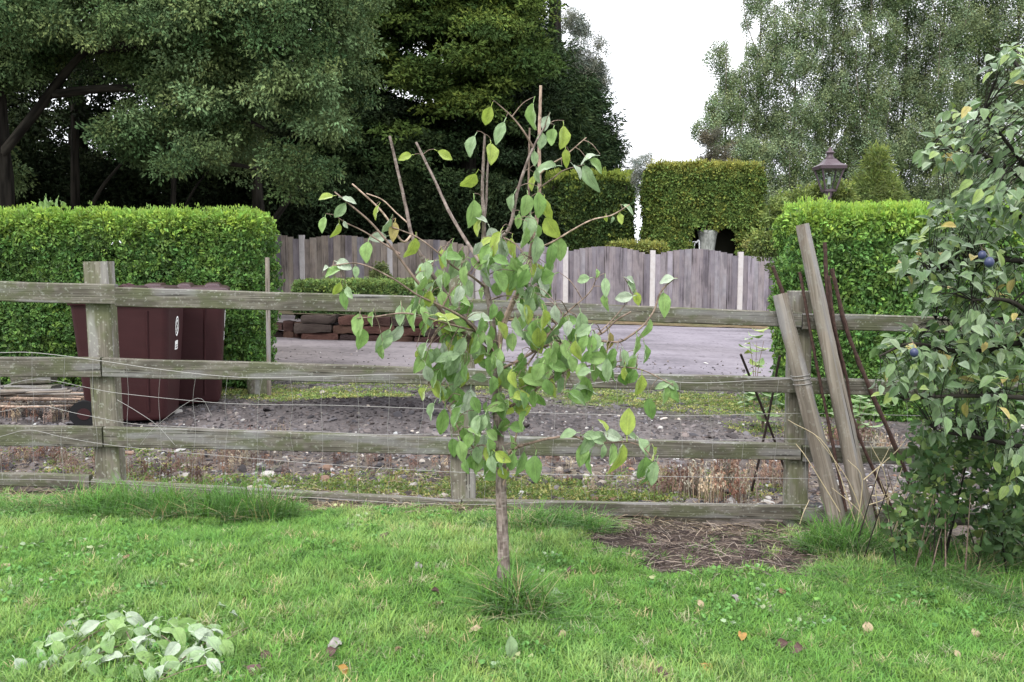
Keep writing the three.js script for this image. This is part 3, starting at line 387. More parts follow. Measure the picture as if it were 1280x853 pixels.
  leaves.forEach(([x, y, len, ang, tone, dz], i) => {
    const a = ang * Math.PI / 180, size = len / F * (Z0 - dz) * (i < hand.length ? 1.08 : 0.98), d = V(Math.cos(a), -Math.sin(a), (r() - 0.5) * 0.9), n = V((r() - 0.5) * 2, 0.1 + r() * 0.8, 0.4 + 0.7 * r());
    const mid = loc(at(x, y, Z0 - dz)), dn = d.clone().normalize(), m = leafFrame(dn, n, r), base = mid.clone().addScaledVector(dn, -size * 0.5);
    const gv = leafVariants[Math.floor(r() * 6)], wd = size * (0.95 + 0.2 * r()); if (i < 299) { const o = mesh('leaf', gv, M.leaf[tone], t); o.position.copy(base); o.quaternion.setFromRotationMatrix(m); o.scale.set(wd, size * (0.86 + 0.2 * r()), size); } else spare.push({ m: m.clone().scale(V(wd, size, size)).setPosition(base), c: C(...TONES[tone]) });
    const s = base.clone().addScaledVector(dn, -size * 0.24); let best = null, bd = 9; for (const q of samples) { const e = q.distanceTo(s) + Math.max(0, q.y - s.y) * 0.15; if (e < bd) { bd = e; best = q; } }
    if (bd > 0.008) { const c = best.clone().lerp(s, 0.5); c.y += bd * 0.12; twigs.push(limb([best, c, s], Math.min(0.0022, 0.001 + bd * 0.01), 0.0009, { sides: 5, bump: 0, per: 3, caps: false })); }
  });
  if (spare.length) mass('small_leaves', leafVariants[3], leafMat(1, 1, 1), spare, t);
  const tw = mesh('twig', mergeGeometries(twigs), M.twig, t); tw.userData.kind = 'stuff';
}

// ---------------------------------------------------------------- leaning stakes, rusty bars, rods
function stakeBetween(name, label, cat, top, bot, r0, r1, mat, group, seed, sides = 14) {
  const t = thing(name, label, cat, bot.toArray(), group), P = [0, 0.25, 0.5, 0.75, 1].map((s) => bot.clone().lerp(top, s).sub(bot));
  return { t, P, put: (n, m) => mesh(n, limb(P, r0, r1, { sides, bump: 0.05, seed, per: 6 }), m, t) };
}
{
  const b1 = at(1052, 672, 3.84), a1 = at(975, 368, fz(975, 0.06)), b2 = at(1088, 678, 3.82), a2 = at(1003, 281, fz(1003, 0.075));
  const s1 = stakeBetween('wooden_stake', 'shorter weathered round stake leaning on the fence, left of the taller one', 'stake', a1, b1, 0.043, 0.035, M.stake, 'round wooden stakes leaning on the fence', 3); s1.put('pole', M.stake);
  for (const k of [0.58, 0.6, 0.615]) { const g = new THREE.TorusGeometry(0.042, 0.0016, 5, 20); const p = b1.clone().lerp(a1, k + 0.05).sub(b1); const o = mesh('wire_wrap', g, M.wire, s1.t); o.position.copy(p); o.quaternion.setFromUnitVectors(V(0, 0, 1), a1.clone().sub(b1).add(V(0.1, 0, 0.2 * k)).normalize()); }
  const s2 = stakeBetween('wooden_stake', 'taller weathered round stake leaning on the fence beside rusty bars', 'stake', a2, b2, 0.045, 0.03, M.stake, 'round wooden stakes leaning on the fence', 5); s2.put('pole', M.stake);
  const bar = (label, pts, w, seed) => { const P = pts.map(([x, y, d]) => at(x, y, d)), base = P[P.length - 1].clone(), t = thing('rusty_bar', label, 'iron bar', base.toArray(), 'rusty iron bars leaning on the fence'); mesh('shaft', limb(P.map((p) => p.sub(base)), w * 0.38 / F * 4, w * 0.38 / F * 4, { sides: 7, bump: 0.28, seed, per: 10 }), M.rust, t); };
  bar('rusty twisted iron bar standing highest just right of the taller stake', [[1031, 303, 4.0], [1036, 380, 3.98], [1050, 450, 3.97], [1066, 560, 3.94], [1104, 668, 3.86]], 6.5, 1);
  bar('long rusty bar slanting furthest right, its foot in the bramble', [[1040, 336, 4.02], [1058, 410, 4.0], [1085, 480, 3.97], [1120, 560, 3.93], [1152, 640, 3.88]], 7, 2);
  bar('rusty bar with flaking surface between the other two right of the stakes', [[1036, 345, 3.96], [1044, 410, 3.95], [1058, 470, 3.95], [1072, 540, 3.93], [1122, 650, 3.87]], 5, 3);
  bar('thin dark rusty bar showing between the two wooden stakes', [[1000, 340, 4.0], [1016, 430, 3.98], [1034, 520, 3.96], [1058, 640, 3.88]], 5, 4);
  bar('brown weathered bar crossing behind the shorter stake top', [[966, 333, 4.13], [985, 385, 4.13], [1004, 460, 4.12], [1040, 600, 4.1]], 6, 5);
  const rod = (label, a, b) => { const A = at(...a), B = at(...b), t = thing('iron_rod', label, 'iron rod', B.toArray(), 'thin iron rods behind the fence'); mesh('shaft', limb([A.sub(B), A.clone().multiplyScalar(0.5).add(V(0.006, 0, 0)), V(0, 0, 0)], 0.0065, 0.0065, { sides: 7, bump: 0.1, seed: 2 }), M.rod, t); };
  rod('thin dark rod leaning left behind the rails, crossing the other rod', [926, 443, 4.3], [986, 600, 4.6]); rod('thin dark rod leaning right behind the rails, crossing the other rod', [975, 445, 4.26], [940, 614, 4.55]);
}

// ---------------------------------------------------------------- wheelie bins
{
  const plT = tex(256, 256, (u, v) => { const a = 0.8 + 0.4 * fbm(u, v, 5, 9, 4, 110), d = smooth(0.6, 0.8, fbm(u, v, 3, 24, 4, 112)) * 0.25 + smooth(0.7, 0.8, fbm(u, v, 40, 8, 2, 113)) * 0.12; return mixc([a, a, a], [1.6, 2.6, 2.4], d * 0.5).map((q) => q * 0.6); }, [1.5, 1.5]);
  const plastic = std({ map: plT, color: C(0.055, 0.016, 0.018), roughness: 0.55, specularIntensity: 0.5 }), lidM = std({ map: plT, color: C(0.066, 0.029, 0.035), roughness: 0.4 }), rubber = std({ color: C(0.015, 0.015, 0.016), roughness: 0.8 }), white = std({ color: C(0.78, 0.78, 0.76), roughness: 0.6 }), inkM = std({ color: C(0.05, 0.05, 0.055), roughness: 0.7 });
  const rr = (hx, hz, rad, n = 4) => { const o = []; for (const [sx, sz, a0] of [[1, 1, 0], [-1, 1, 90], [-1, -1, 180], [1, -1, 270]]) for (let k = 0; k <= n; k++) { const a = (a0 + 90 * k / n) * Math.PI / 180; o.push([sx * (hx - rad) + Math.cos(a) * rad, sz * (hz - rad) + Math.sin(a) * rad]); } return o; };
  const box3 = (x, y, z, w, h, d) => shift(new THREE.BoxGeometry(w, h, d), x, y, z);
  const bin = thing('wheelie_bin', 'dark maroon wheelie bin nearest the fence, partly behind the left post', 'bin', [0, 0, 0], 'maroon wheelie bins beside the hedge');
  // ring axes: a = +x (front), b = up x a
  const prof = [[0.03, 0.26, 0.215], [0.06, 0.275, 0.23], [0.5, 0.305, 0.255], [0.9, 0.33, 0.28], [0.93, 0.335, 0.285]];
  const body = sweep(prof.map(([y]) => V(0, y, 0)), (t, i) => rr(prof[i][1], prof[i][2], 0.055), { up: V(1, 0, 0) });
  mesh('body', body, plastic, bin);
  mesh('rim', sweep([0.925, 0.93, 0.975, 0.98].map((y) => V(0, y, 0)), (t, i) => rr([0.338, 0.35, 0.35, 0.34][i], [0.288, 0.3, 0.3, 0.29][i], 0.06), { up: V(1, 0, 0) }), plastic, bin);
  const lid = mesh('lid', sweep([0.982, 0.99, 1.01, 1.022, 1.03, 1.034].map((y) => V(0.01, y, 0)), (t, i) => rr([0.352, 0.36, 0.358, 0.345, 0.33, 0.3][i], [0.3, 0.31, 0.308, 0.295, 0.28, 0.25][i], 0.06 - 0.002 * i), { up: V(1, 0, 0) }), lidM, bin);
  for (const z of [-0.15, 0.15]) mesh('hinge_lug', limb([V(-0.34, 0.99, z), V(-0.4, 1.03, z), V(-0.43, 1.04, z)], 0.028, 0.022, { sides: 8, bump: 0 }), plastic, bin);
  mesh('handle', limb([V(-0.43, 1.035, -0.24), V(-0.435, 1.04, 0), V(-0.43, 1.035, 0.24)], 0.017, 0.017, { sides: 8, bump: 0 }), plastic, bin);
  for (const [x, w] of [[-0.2, 0.15], [0.03, 0.12], [0.24, 0.13]]) mesh('lid_ridge', sweep([1.03, 1.045, 1.056, 1.06].map((y) => V(x, y, 0)), (t, i) => rr(w / 2 - 0.008 * i, 0.24 - 0.012 * i, 0.03), { up: V(1, 0, 0) }), lidM, lid);
  for (const z of [-0.24, 0.24]) { const w = mesh('wheel', shift(new THREE.CylinderGeometry(0.1, 0.1, 0.05, 24).rotateX(Math.PI / 2), -0.27, 0.1, z), rubber, bin); mesh('hub', shift(new THREE.CylinderGeometry(0.045, 0.045, 0.056, 16).rotateX(Math.PI / 2), -0.27, 0.1, z), plastic, w); }
  for (const sz of [-1, 1]) for (const x of [-0.17, 0.17]) mesh('rib', limb([V(x * 0.92, 0.1, sz * 0.23), V(x, 0.5, sz * 0.253), V(x * 1.08, 0.88, sz * 0.277)], 0.011, 0.011, { sides: 6, bump: 0 }), plastic, bin);
  const slope = Math.atan2(0.028, 0.44), px = (y) => 0.275 + (y - 0.06) * 0.0665 + 0.003;
  const ring = new THREE.TorusGeometry(0.05, 0.006, 6, 36); ring.scale(1, 1.45, 0.25); const sq = new THREE.TubeGeometry(new THREE.CatmullRomCurve3([V(0.012, 0.05, 0), V(-0.015, 0.025, 0), V(0.012, -0.005, 0), V(-0.008, -0.035, 0), V(0.014, -0.052, 0)]), 24, 0.0085, 6); sq.scale(1, 1, 0.2);
  const lg = mesh('logo', mergeGeometries([ring, sq]), white, bin); lg.position.set(px(0.74), 0.74, 0.0); lg.rotation.set(0, Math.PI / 2, 0); lg.rotateX(slope);
  const st = mesh('sticker', new THREE.BoxGeometry(0.085, 0.07, 0.002), white, bin); st.position.set(px(0.59), 0.59, 0); st.rotation.y = Math.PI / 2; st.rotateX(slope);
  const pr = mesh('print', mergeGeometries([shift(new THREE.BoxGeometry(0.05, 0.008, 0.002), 0, -0.018, 0), shift(new THREE.BoxGeometry(0.05, 0.006, 0.002), 0, 0.0, 0)]), inkM, st); pr.position.z = 0.0012;
  const p1 = at(153, 531, 6.05); bin.position.set(p1.x, G(p1.x, p1.z - 0.1) - 0.01, p1.z - 0.2); bin.rotation.y = 0.17; bin.scale.set(1, 0.93, 1);
  const b2 = bin.clone(); b2.name = numbered('wheelie_bin'); b2.userData.label = 'dark maroon wheelie bin behind the first, against the hedge'; scene.add(b2);
  const p2 = at(221, 517, 6.75); b2.position.set(p2.x, G(p2.x, p2.z) - 0.01, p2.z - 0.2); b2.rotation.y = 0.3;
}
// ---------------------------------------------------------------- hedges
function hedge(name, label, box, { count, cl, col, top, seed, mat = M.foliage, shoots = 200, bump = 0.06, round = 0.12, notch, cat = 'hedge', group }) {
  const [x0, x1, y0, y1, z0, z1] = box, cx = (x0 + x1) / 2, cz = (z0 + z1) / 2, base = G(cx, cz), r = rng(seed);
  const t = thing(name, label, cat, [cx, base, cz], group), w = x1 - x0, h = y1 - y0, d = z1 - z0, items = [];
  const face = [[w * h, 0], [w * d * 0.8, 1], [h * d * 0.8, 2], [h * d * 0.8, 3], [w * h * 0.25, 4]], tot = face.reduce((s, f) => s + f[0], 0);
  for (let i = 0; i < count; i++) {
    let k = r() * tot, f = 0; for (const [a, id] of face) { if (k < a) { f = id; break; } k -= a; }
    let x = (r() - 0.5) * w, y = r() * h, z = (r() - 0.5) * d; const dep = -Math.log(1 - r() * 0.95) * 0.05;
    if (f === 0) z = d / 2 - dep; else if (f === 1) y = h - dep; else if (f === 2) x = -w / 2 + dep; else if (f === 3) x = w / 2 - dep; else z = -d / 2 + dep;
    // rounded edges
    const ex = Math.max(0, Math.abs(x) - (w / 2 - round)), ey = Math.max(0, y - (h - round)), ez = Math.max(0, Math.abs(z) - (d / 2 - round)), e = Math.hypot(ex, ey, ez);
    if (e > round) { const q = round / e; x = Math.sign(x) * (Math.abs(x) - ex + ex * q); y = y - ey + ey * q; z = Math.sign(z) * (Math.abs(z) - ez + ez * q); }
    const bn = bump * (noise3.noise((x + cx) * 2.2, y * 2.2, z * 2.2 + seed) + 0.6 * noise3.noise((x + cx) * 6, y * 6, z * 6 + seed)); if (f === 0) z += bn; else if (f === 1) y += bn; else if (f === 2) x -= bn; else if (f === 3) x += bn;
    if (notch && notch(x + cx, y + y0, z + cz)) continue;
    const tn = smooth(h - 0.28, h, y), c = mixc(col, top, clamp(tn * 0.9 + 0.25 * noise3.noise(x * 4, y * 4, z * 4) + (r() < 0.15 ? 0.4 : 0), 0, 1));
    items.push({ p: V(x, y + y0, z), s: 0.8 + 0.5 * r(), e: f === 1 ? [-1.57 + (r() - 0.5) * 1.2, (r() - 0.5) * 1.2, r() * 6.28] : [(r() - 0.5) * 1.2, (f === 2 ? -1.57 : f === 3 ? 1.57 : f === 4 ? 3.14 : 0) + (r() - 0.5) * 1.4, (r() - 0.5) * 6.28], c: vary(r, c, 0.45, 0.16) });
  }
  for (let i = 0; i < shoots; i++) { const x = (r() - 0.5) * (w - 0.06), z = (r() * 0.9 - 0.4) * d; items.push({ p: V(x, y1 + 0.01 + bump * 0.5 * noise3.noise((x + cx) * 2.2, h * 2.2, z * 2.2 + seed) + 0.075 * r() * r(), z), s: [0.4, 1 + 0.5 * r(), 0.4], e: [(r() - 0.5) * 0.6, r() * 6.28, (r() - 0.5) * 0.6], c: vary(r, top, 0.2) }); }
  mass('foliage', cl, mat, items, t);
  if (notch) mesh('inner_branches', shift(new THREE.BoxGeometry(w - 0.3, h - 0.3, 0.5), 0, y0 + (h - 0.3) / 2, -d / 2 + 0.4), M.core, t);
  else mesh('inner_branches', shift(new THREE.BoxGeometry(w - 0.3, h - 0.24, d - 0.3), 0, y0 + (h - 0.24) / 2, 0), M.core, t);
  return t;
}
const privet = clusterGeo(51, 20, 0.06, 0.033, 0.023, { face: 2.2 });
const beechCl = clusterGeo(52, 16, 0.1, 0.065, 0.045, { face: 2 });
{
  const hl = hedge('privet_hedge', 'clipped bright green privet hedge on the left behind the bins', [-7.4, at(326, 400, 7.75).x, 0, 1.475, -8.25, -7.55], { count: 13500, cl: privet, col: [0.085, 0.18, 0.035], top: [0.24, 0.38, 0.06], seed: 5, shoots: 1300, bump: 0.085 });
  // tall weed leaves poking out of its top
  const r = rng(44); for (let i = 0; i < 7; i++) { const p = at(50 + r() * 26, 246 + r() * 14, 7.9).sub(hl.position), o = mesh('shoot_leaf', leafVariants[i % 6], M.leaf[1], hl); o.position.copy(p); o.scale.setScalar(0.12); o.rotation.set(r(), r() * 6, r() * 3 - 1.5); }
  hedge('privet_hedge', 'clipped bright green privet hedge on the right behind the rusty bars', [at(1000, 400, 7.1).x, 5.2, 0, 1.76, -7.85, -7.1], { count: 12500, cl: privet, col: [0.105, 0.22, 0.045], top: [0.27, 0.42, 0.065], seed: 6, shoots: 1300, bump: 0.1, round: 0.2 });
  const nA = at(864, 277, 22), nB = at(924, 312, 22), gy = G(6, -22);
  hedge('tall_hedge', 'tall square-clipped hedge with a dark notch above the panel fence', [at(803, 300, 23.2).x, at(955, 300, 22).x, 0, at(880, 208, 22).y - gy, -23.2, -22], { count: 9000, cl: beechCl, col: [0.095, 0.145, 0.035], top: [0.24, 0.25, 0.06], seed: 7, shoots: 300, bump: 0.12, round: 0.35, mat: M.dense, notch: (x, y, z) => x > nA.x && x < nB.x && z > -23.2 && y < nA.y - gy - 0.15 * (1 + noise3.noise(x * 3, y, 4)) });
  hedge('round_hedge', 'dark clipped hedge with rounded top left of the square hedge', [at(682, 300, 20.3).x, at(783, 300, 21.6).x, 0, at(740, 219, 20.3).y - G(2, -20.3), -21.6, -20.3], { count: 8000, cl: beechCl, col: [0.034, 0.058, 0.017], top: [0.17, 0.22, 0.04], seed: 8, shoots: 250, bump: 0.12, round: 0.6, mat: M.dense });
  hedge('box_hedge', 'low clipped box hedge on top of the stone bed wall', [at(372, 370, 12.6).x, at(560, 370, 12.6).x, 0.38, 0.83, -13.3, -12.4], { count: 5000, cl: privet, col: [0.05, 0.1, 0.025], top: [0.16, 0.24, 0.06], seed: 9, shoots: 120, bump: 0.03, round: 0.08 });
  hedge('golden_hedge', 'low yellow-green clipped hedge peeping over the panel fence', [at(765, 300, 19.8).x, at(830, 300, 19.8).x, 0, 1.66, -20.3, -19.7], { count: 2500, cl: beechCl, col: [0.12, 0.15, 0.03], top: [0.24, 0.26, 0.06], seed: 10, shoots: 60, bump: 0.04, round: 0.1 });
}

// ---------------------------------------------------------------- trees and shrubs
// blobs: [x, y, z, rx, ry, rz] in world metres
function tree(name, label, base, { blobs, cl, count, col, hi, seed, trunk, limbs = [], mat = M.dense, gap = 0.0, freq = 0.9, cat = 'tree', group, scale = [0.75, 1.3], shell = 0.35, hang = false, clump, dv = 0.3, barkM = M.darkBark }) {
  const b = V(base[0], G(base[0], base[1]) - 0.05, base[1]), t = thing(name, label, cat, b.toArray(), group), r = rng(seed), items = [];
  const wts = blobs.map((q) => Math.pow(q[3] * q[4] * q[5], 0.67)), tot = wts.reduce((a, c) => a + c, 0);
  let guard = 0; while (items.length < count && guard++ < count * 6) {
    let k = r() * tot, q = blobs[0]; for (let i = 0; i < blobs.length; i++) { if (k < wts[i]) { q = blobs[i]; break; } k -= wts[i]; }
    const d = V(r() * 2 - 1, r() * 2 - 1, r() * 2 - 1); if (d.lengthSq() > 1) continue; d.normalize(); const u = Math.pow(r(), shell) * (1 + 0.12 * noise3.noise(d.x * 3 + q[0], d.y * 3, d.z * 3 + seed));
    const p = V(q[0] + d.x * u * q[3], q[1] + d.y * u * q[4], q[2] + d.z * u * q[5]); if (p.y < b.y + 0.1) continue;
    if (clump) { // a bough's end: a flat, slightly drooping spray of leaf clusters with its own tone
      if (noise3.noise(p.x * freq + seed, p.y * freq, p.z * freq) < gap) continue;
      const tone = clamp(0.3 + 0.6 * noise3.noise(p.x * 0.5, p.y * 0.5 + seed, p.z * 0.5) + 0.9 * (r() - 0.45), 0, 1), R = clump[1] * (0.6 + 0.8 * r()), az = Math.atan2(d.z, d.x);
      for (let j = 0; j < clump[0]; j++) { const a = r() * 6.28, w = Math.sqrt(r()) * R, ox = Math.cos(a) * w, oz = Math.sin(a) * w, out = (ox * Math.cos(az) + oz * Math.sin(az)); items.push({ p: V(p.x + ox, p.y + (r() - 0.5) * R * clump[2] - 0.3 * out * out / R - 0.12 * out, p.z + oz).sub(b), s: lerp(scale[0], scale[1], r()), e: [(r() - 0.5) * 0.9, r() * 6.28, (r() - 0.5) * 0.9], c: vary(r, mixc(col, hi, clamp(tone + 0.3 * (r() - 0.5), 0, 1)), dv) }); }
      continue;
    }
    const nn = noise3.noise(p.x * freq + seed, p.y * freq * (hang ? 0.4 : 1), p.z * freq); if (nn < gap) continue;
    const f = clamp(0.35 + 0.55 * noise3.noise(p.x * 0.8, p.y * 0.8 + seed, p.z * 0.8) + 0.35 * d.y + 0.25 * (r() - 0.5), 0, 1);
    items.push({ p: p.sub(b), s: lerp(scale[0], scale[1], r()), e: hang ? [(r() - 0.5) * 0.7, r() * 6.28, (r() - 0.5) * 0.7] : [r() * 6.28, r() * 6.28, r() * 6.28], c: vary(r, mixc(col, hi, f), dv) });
  }
  if (trunk) { const [h, r0, r1, lx = 0, lz = 0] = trunk; mesh('trunk', limb([V(0, -0.1, 0), V(lx * 0.3, h * 0.35, lz * 0.3), V(lx * 0.6, h * 0.7, lz * 0.6), V(lx, h, lz)], r0, r1, { sides: 10, bump: 0.12, seed, per: 5, flare: 0.4 }), barkM, t); }
  limbs.forEach(([pts, r0, r1], i) => mesh('limb', limb(pts.map((p) => V(...p).sub(b)), r0, r1, { sides: 7, bump: 0.15, seed: seed + i, per: 4 }), barkM, t));
  mass('crown', cl, mat, items, t);
  return t;
}
const P3 = (px, py, d) => at(px, py, d).toArray();
const blob = (px, py, d, rx, ry, rz) => [...P3(px, py, d), rx, ry, rz];
const broad = clusterGeo(61, 54, 0.22, 0.063, 0.034, { droop: 0.3, squash: [1, 0.6, 1] }), broad2 = clusterGeo(62, 26, 0.22, 0.1, 0.055, { squash: [1, 0.4, 1] }), spray = clusterGeo(63, 34, 0.3, 0.17, 0.03, { droop: 0.5, squash: [1, 0.6, 1] }), popl = clusterGeo(64, 22, 0.36, 0.1, 0.07, { squash: [0.7, 1.15, 0.7], shell: 0.8 }), coni = clusterGeo(65, 26, 0.2, 0.14, 0.02, { squash: [1, 0.8, 1] });
{
  // the big spreading tree at the left
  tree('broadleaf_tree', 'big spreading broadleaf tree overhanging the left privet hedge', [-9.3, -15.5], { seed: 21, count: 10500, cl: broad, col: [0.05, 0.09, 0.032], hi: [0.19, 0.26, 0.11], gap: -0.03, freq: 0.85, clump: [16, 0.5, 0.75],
    trunk: [9, 0.28, 0.18, 0.2, 0], limbs: [[[[-9.5, 2.6, -15.5], P3(75, 100, 15.2), P3(110, 60, 15), P3(180, 5, 15)], 0.09, 0.04], [[P3(60, 118, 15.3), P3(150, 110, 15), P3(250, 125, 15), P3(330, 160, 14.6)], 0.08, 0.03], [[P3(110, 60, 15), P3(250, 55, 14.6), P3(380, 70, 14.3)], 0.1, 0.03], [[P3(-10, 20, 15.5), P3(120, -90, 15), P3(300, -140, 15)], 0.25, 0.06], [[P3(200, 180, 15.3), P3(290, 205, 15), P3(350, 215, 14.8)], 0.06, 0.02]],
    blobs: [blob(395, 50, 14.3, 1.0, 1.1, 1.3), blob(330, 20, 14.6, 1.3, 1.1, 1.5), blob(400, 125, 14.3, 0.75, 0.7, 1.0), blob(340, 150, 14.4, 0.9, 0.75, 1.1), blob(345, 205, 14.6, 0.7, 0.55, 0.9), blob(270, 130, 14.7, 0.9, 0.7, 1), blob(255, 185, 14.8, 0.9, 0.6, 1.2), blob(200, 40, 14.8, 1.4, 0.9, 1.5), blob(90, 20, 14.6, 1.3, 0.75, 1.5), blob(10, 60, 14.7, 0.8, 0.7, 1.2), blob(250, -90, 15, 2.6, 1.4, 2.2), blob(60, -110, 15, 2.4, 1.3, 2.2), blob(-150, 0, 15.5, 2, 1.6, 2), blob(-140, 170, 15.5, 1.8, 1.1, 2), blob(380, -70, 15, 1.3, 1.1, 1.6), blob(180, 170, 15.2, 1.0, 0.6, 1.0)] });
  // dark wood behind it
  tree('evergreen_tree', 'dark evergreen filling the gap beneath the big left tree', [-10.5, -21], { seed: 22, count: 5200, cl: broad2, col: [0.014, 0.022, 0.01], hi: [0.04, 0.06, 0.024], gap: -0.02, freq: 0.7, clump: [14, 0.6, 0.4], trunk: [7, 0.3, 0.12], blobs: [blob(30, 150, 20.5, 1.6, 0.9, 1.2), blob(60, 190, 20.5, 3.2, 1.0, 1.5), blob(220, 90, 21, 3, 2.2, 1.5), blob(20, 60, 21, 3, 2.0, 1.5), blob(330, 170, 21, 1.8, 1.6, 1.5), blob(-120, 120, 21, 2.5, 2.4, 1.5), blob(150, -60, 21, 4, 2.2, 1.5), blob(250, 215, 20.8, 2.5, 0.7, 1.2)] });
  for (const [px, w, lean, label] of [[205, 0.07, 0.5, 'slim dark trunk left of the gap of light above the left hedge'], [90, 0.12, 0.2, 'dark leaning trunk low behind the left hedge, nearest the frame edge'], [330, 0.16, -0.3, 'stout dark trunk just left of the panel fence end']]) { const p = at(px, 262, 18.5); tree('bare_trunk_tree', label, [p.x, p.z], { seed: px, count: 160, cl: broad2, col: [0.02, 0.03, 0.015], hi: [0.05, 0.07, 0.03], trunk: [5, w, w * 0.5, lean, 0], group: 'dark slim trees behind the left hedge', blobs: [[p.x + lean, 5.2, p.z, 1.4, 1, 1.2]], limbs: [[[[p.x + lean * 0.3, 1.6, p.z], [p.x + 0.7, 2.6, p.z + 0.2], [p.x + 1.2, 3.2, p.z + 0.2]], w * 0.5, w * 0.2]] }); }
  tree('evergreen_shrub', 'dark wood-edge shrubs seen low between left hedge and big tree', [-7.5, -19.6], { seed: 29, count: 3800, cl: broad2, col: [0.012, 0.019, 0.009], hi: [0.03, 0.048, 0.018], gap: -0.12, freq: 1.1, cat: 'shrubs', trunk: [1.5, 0.05, 0.03], blobs: [blob(-40, 235, 19.6, 1.3, 1.2, 0.8), blob(40, 240, 19.6, 1.3, 1.0, 0.8), blob(120, 245, 19.6, 1.2, 0.85, 0.8), blob(200, 240, 19.6, 1.2, 1.0, 0.8), blob(270, 245, 19.6, 1.1, 0.9, 0.8), blob(330, 245, 19.6, 1, 1.2, 0.8)] });
  // the dark middle: yew, golden beech, cypress
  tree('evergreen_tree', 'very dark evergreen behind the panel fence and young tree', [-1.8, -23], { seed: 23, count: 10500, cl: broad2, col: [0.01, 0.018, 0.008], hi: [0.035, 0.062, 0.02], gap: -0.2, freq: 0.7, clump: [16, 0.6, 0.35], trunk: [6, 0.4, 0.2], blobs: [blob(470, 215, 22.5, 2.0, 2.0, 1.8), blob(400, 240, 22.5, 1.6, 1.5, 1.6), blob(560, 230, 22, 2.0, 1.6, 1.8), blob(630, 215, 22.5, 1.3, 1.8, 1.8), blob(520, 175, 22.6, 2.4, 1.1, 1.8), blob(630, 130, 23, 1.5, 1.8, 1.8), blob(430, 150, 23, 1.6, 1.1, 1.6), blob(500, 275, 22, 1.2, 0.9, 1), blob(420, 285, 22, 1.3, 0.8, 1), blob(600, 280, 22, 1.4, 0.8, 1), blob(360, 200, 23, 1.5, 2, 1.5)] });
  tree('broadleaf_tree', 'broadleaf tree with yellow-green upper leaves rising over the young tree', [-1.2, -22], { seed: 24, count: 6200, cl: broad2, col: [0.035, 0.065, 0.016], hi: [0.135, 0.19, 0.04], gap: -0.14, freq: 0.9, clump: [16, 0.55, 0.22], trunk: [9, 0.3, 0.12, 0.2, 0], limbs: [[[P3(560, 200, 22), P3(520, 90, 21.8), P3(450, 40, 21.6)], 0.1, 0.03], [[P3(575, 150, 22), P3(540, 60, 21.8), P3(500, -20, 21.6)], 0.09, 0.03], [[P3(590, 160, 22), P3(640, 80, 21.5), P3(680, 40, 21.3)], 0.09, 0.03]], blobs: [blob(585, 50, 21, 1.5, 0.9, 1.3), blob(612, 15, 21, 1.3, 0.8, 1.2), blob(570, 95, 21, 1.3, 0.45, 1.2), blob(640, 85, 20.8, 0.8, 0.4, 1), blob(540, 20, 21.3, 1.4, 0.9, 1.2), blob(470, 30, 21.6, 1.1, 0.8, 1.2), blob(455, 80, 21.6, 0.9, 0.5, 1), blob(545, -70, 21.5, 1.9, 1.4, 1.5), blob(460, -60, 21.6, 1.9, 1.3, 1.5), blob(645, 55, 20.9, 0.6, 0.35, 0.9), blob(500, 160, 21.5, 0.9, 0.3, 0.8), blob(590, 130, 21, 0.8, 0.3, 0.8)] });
  tree('evergreen_shrub', 'dark evergreen shrubs in a band just over the panel fence top', [-2, -20.6], { seed: 28, count: 3600, cl: broad2, col: [0.012, 0.02, 0.009], hi: [0.03, 0.05, 0.018], gap: -0.5, freq: 0.8, cat: 'shrubs', trunk: [1.2, 0.05, 0.03], blobs: [blob(370, 285, 20.6, 1, 0.9, 0.7), blob(430, 275, 20.6, 1.1, 1, 0.7), blob(490, 272, 20.6, 1.1, 1, 0.7), blob(550, 275, 20.6, 1.1, 1, 0.7), blob(610, 275, 20.6, 1.1, 1, 0.7), blob(660, 282, 20.6, 0.8, 0.9, 0.7)] });
  const cy = []; for (let i = 0; i < 16; i++) { const y = -150 + i * 25, edge = 662 + 113 * clamp((y + 30) / 250, 0, 1); for (const k of [0, 1]) cy.push(blob(edge - 44 - k * 50, y, 24 + k * 0.5, 0.85 + 0.12 * Math.sin(i * 2.3), 0.5, 1.1)); }
  tree('conifer_tree', 'tall dark conifer whose edge slopes down against the white sky', [1.2, -24.5], { seed: 25, count: 8500, cl: spray, col: [0.016, 0.03, 0.013], hi: [0.055, 0.09, 0.035], gap: -0.25, clump: [8, 0.35, 0.8], freq: 1.1, trunk: [11, 0.35, 0.1], blobs: [...cy, blob(742, 150, 24.3, 0.5, 0.7, 0.6), blob(752, 185, 24.3, 0.55, 0.7, 0.6), blob(728, 115, 24.3, 0.45, 0.6, 0.6)] });
  tree('broadleaf_tree', 'thin grey-leaved tree showing beside the dark conifer edge', [2.6, -30], { seed: 26, count: 900, cl: broad, col: [0.12, 0.14, 0.11], hi: [0.22, 0.23, 0.19], gap: -0.05, freq: 1, scale: [0.5, 1], trunk: [6.5, 0.12, 0.04, 0, 0], blobs: [blob(728, 75, 30, 0.9, 1.0, 0.9), blob(735, 105, 30, 0.8, 0.8, 0.8), blob(715, 40, 30, 0.6, 0.8, 0.6)] });
  tree('broadleaf_tree', 'small far grey tree in the gap between the two clipped hedges', [5.2, -38], { seed: 27, count: 420, cl: broad, col: [0.14, 0.16, 0.13], hi: [0.25, 0.26, 0.22], gap: -0.05, scale: [0.5, 1], trunk: [3.6, 0.1, 0.04], blobs: [blob(797, 212, 38, 0.8, 1.2, 0.8), blob(790, 240, 38, 0.7, 1.0, 0.7)] });
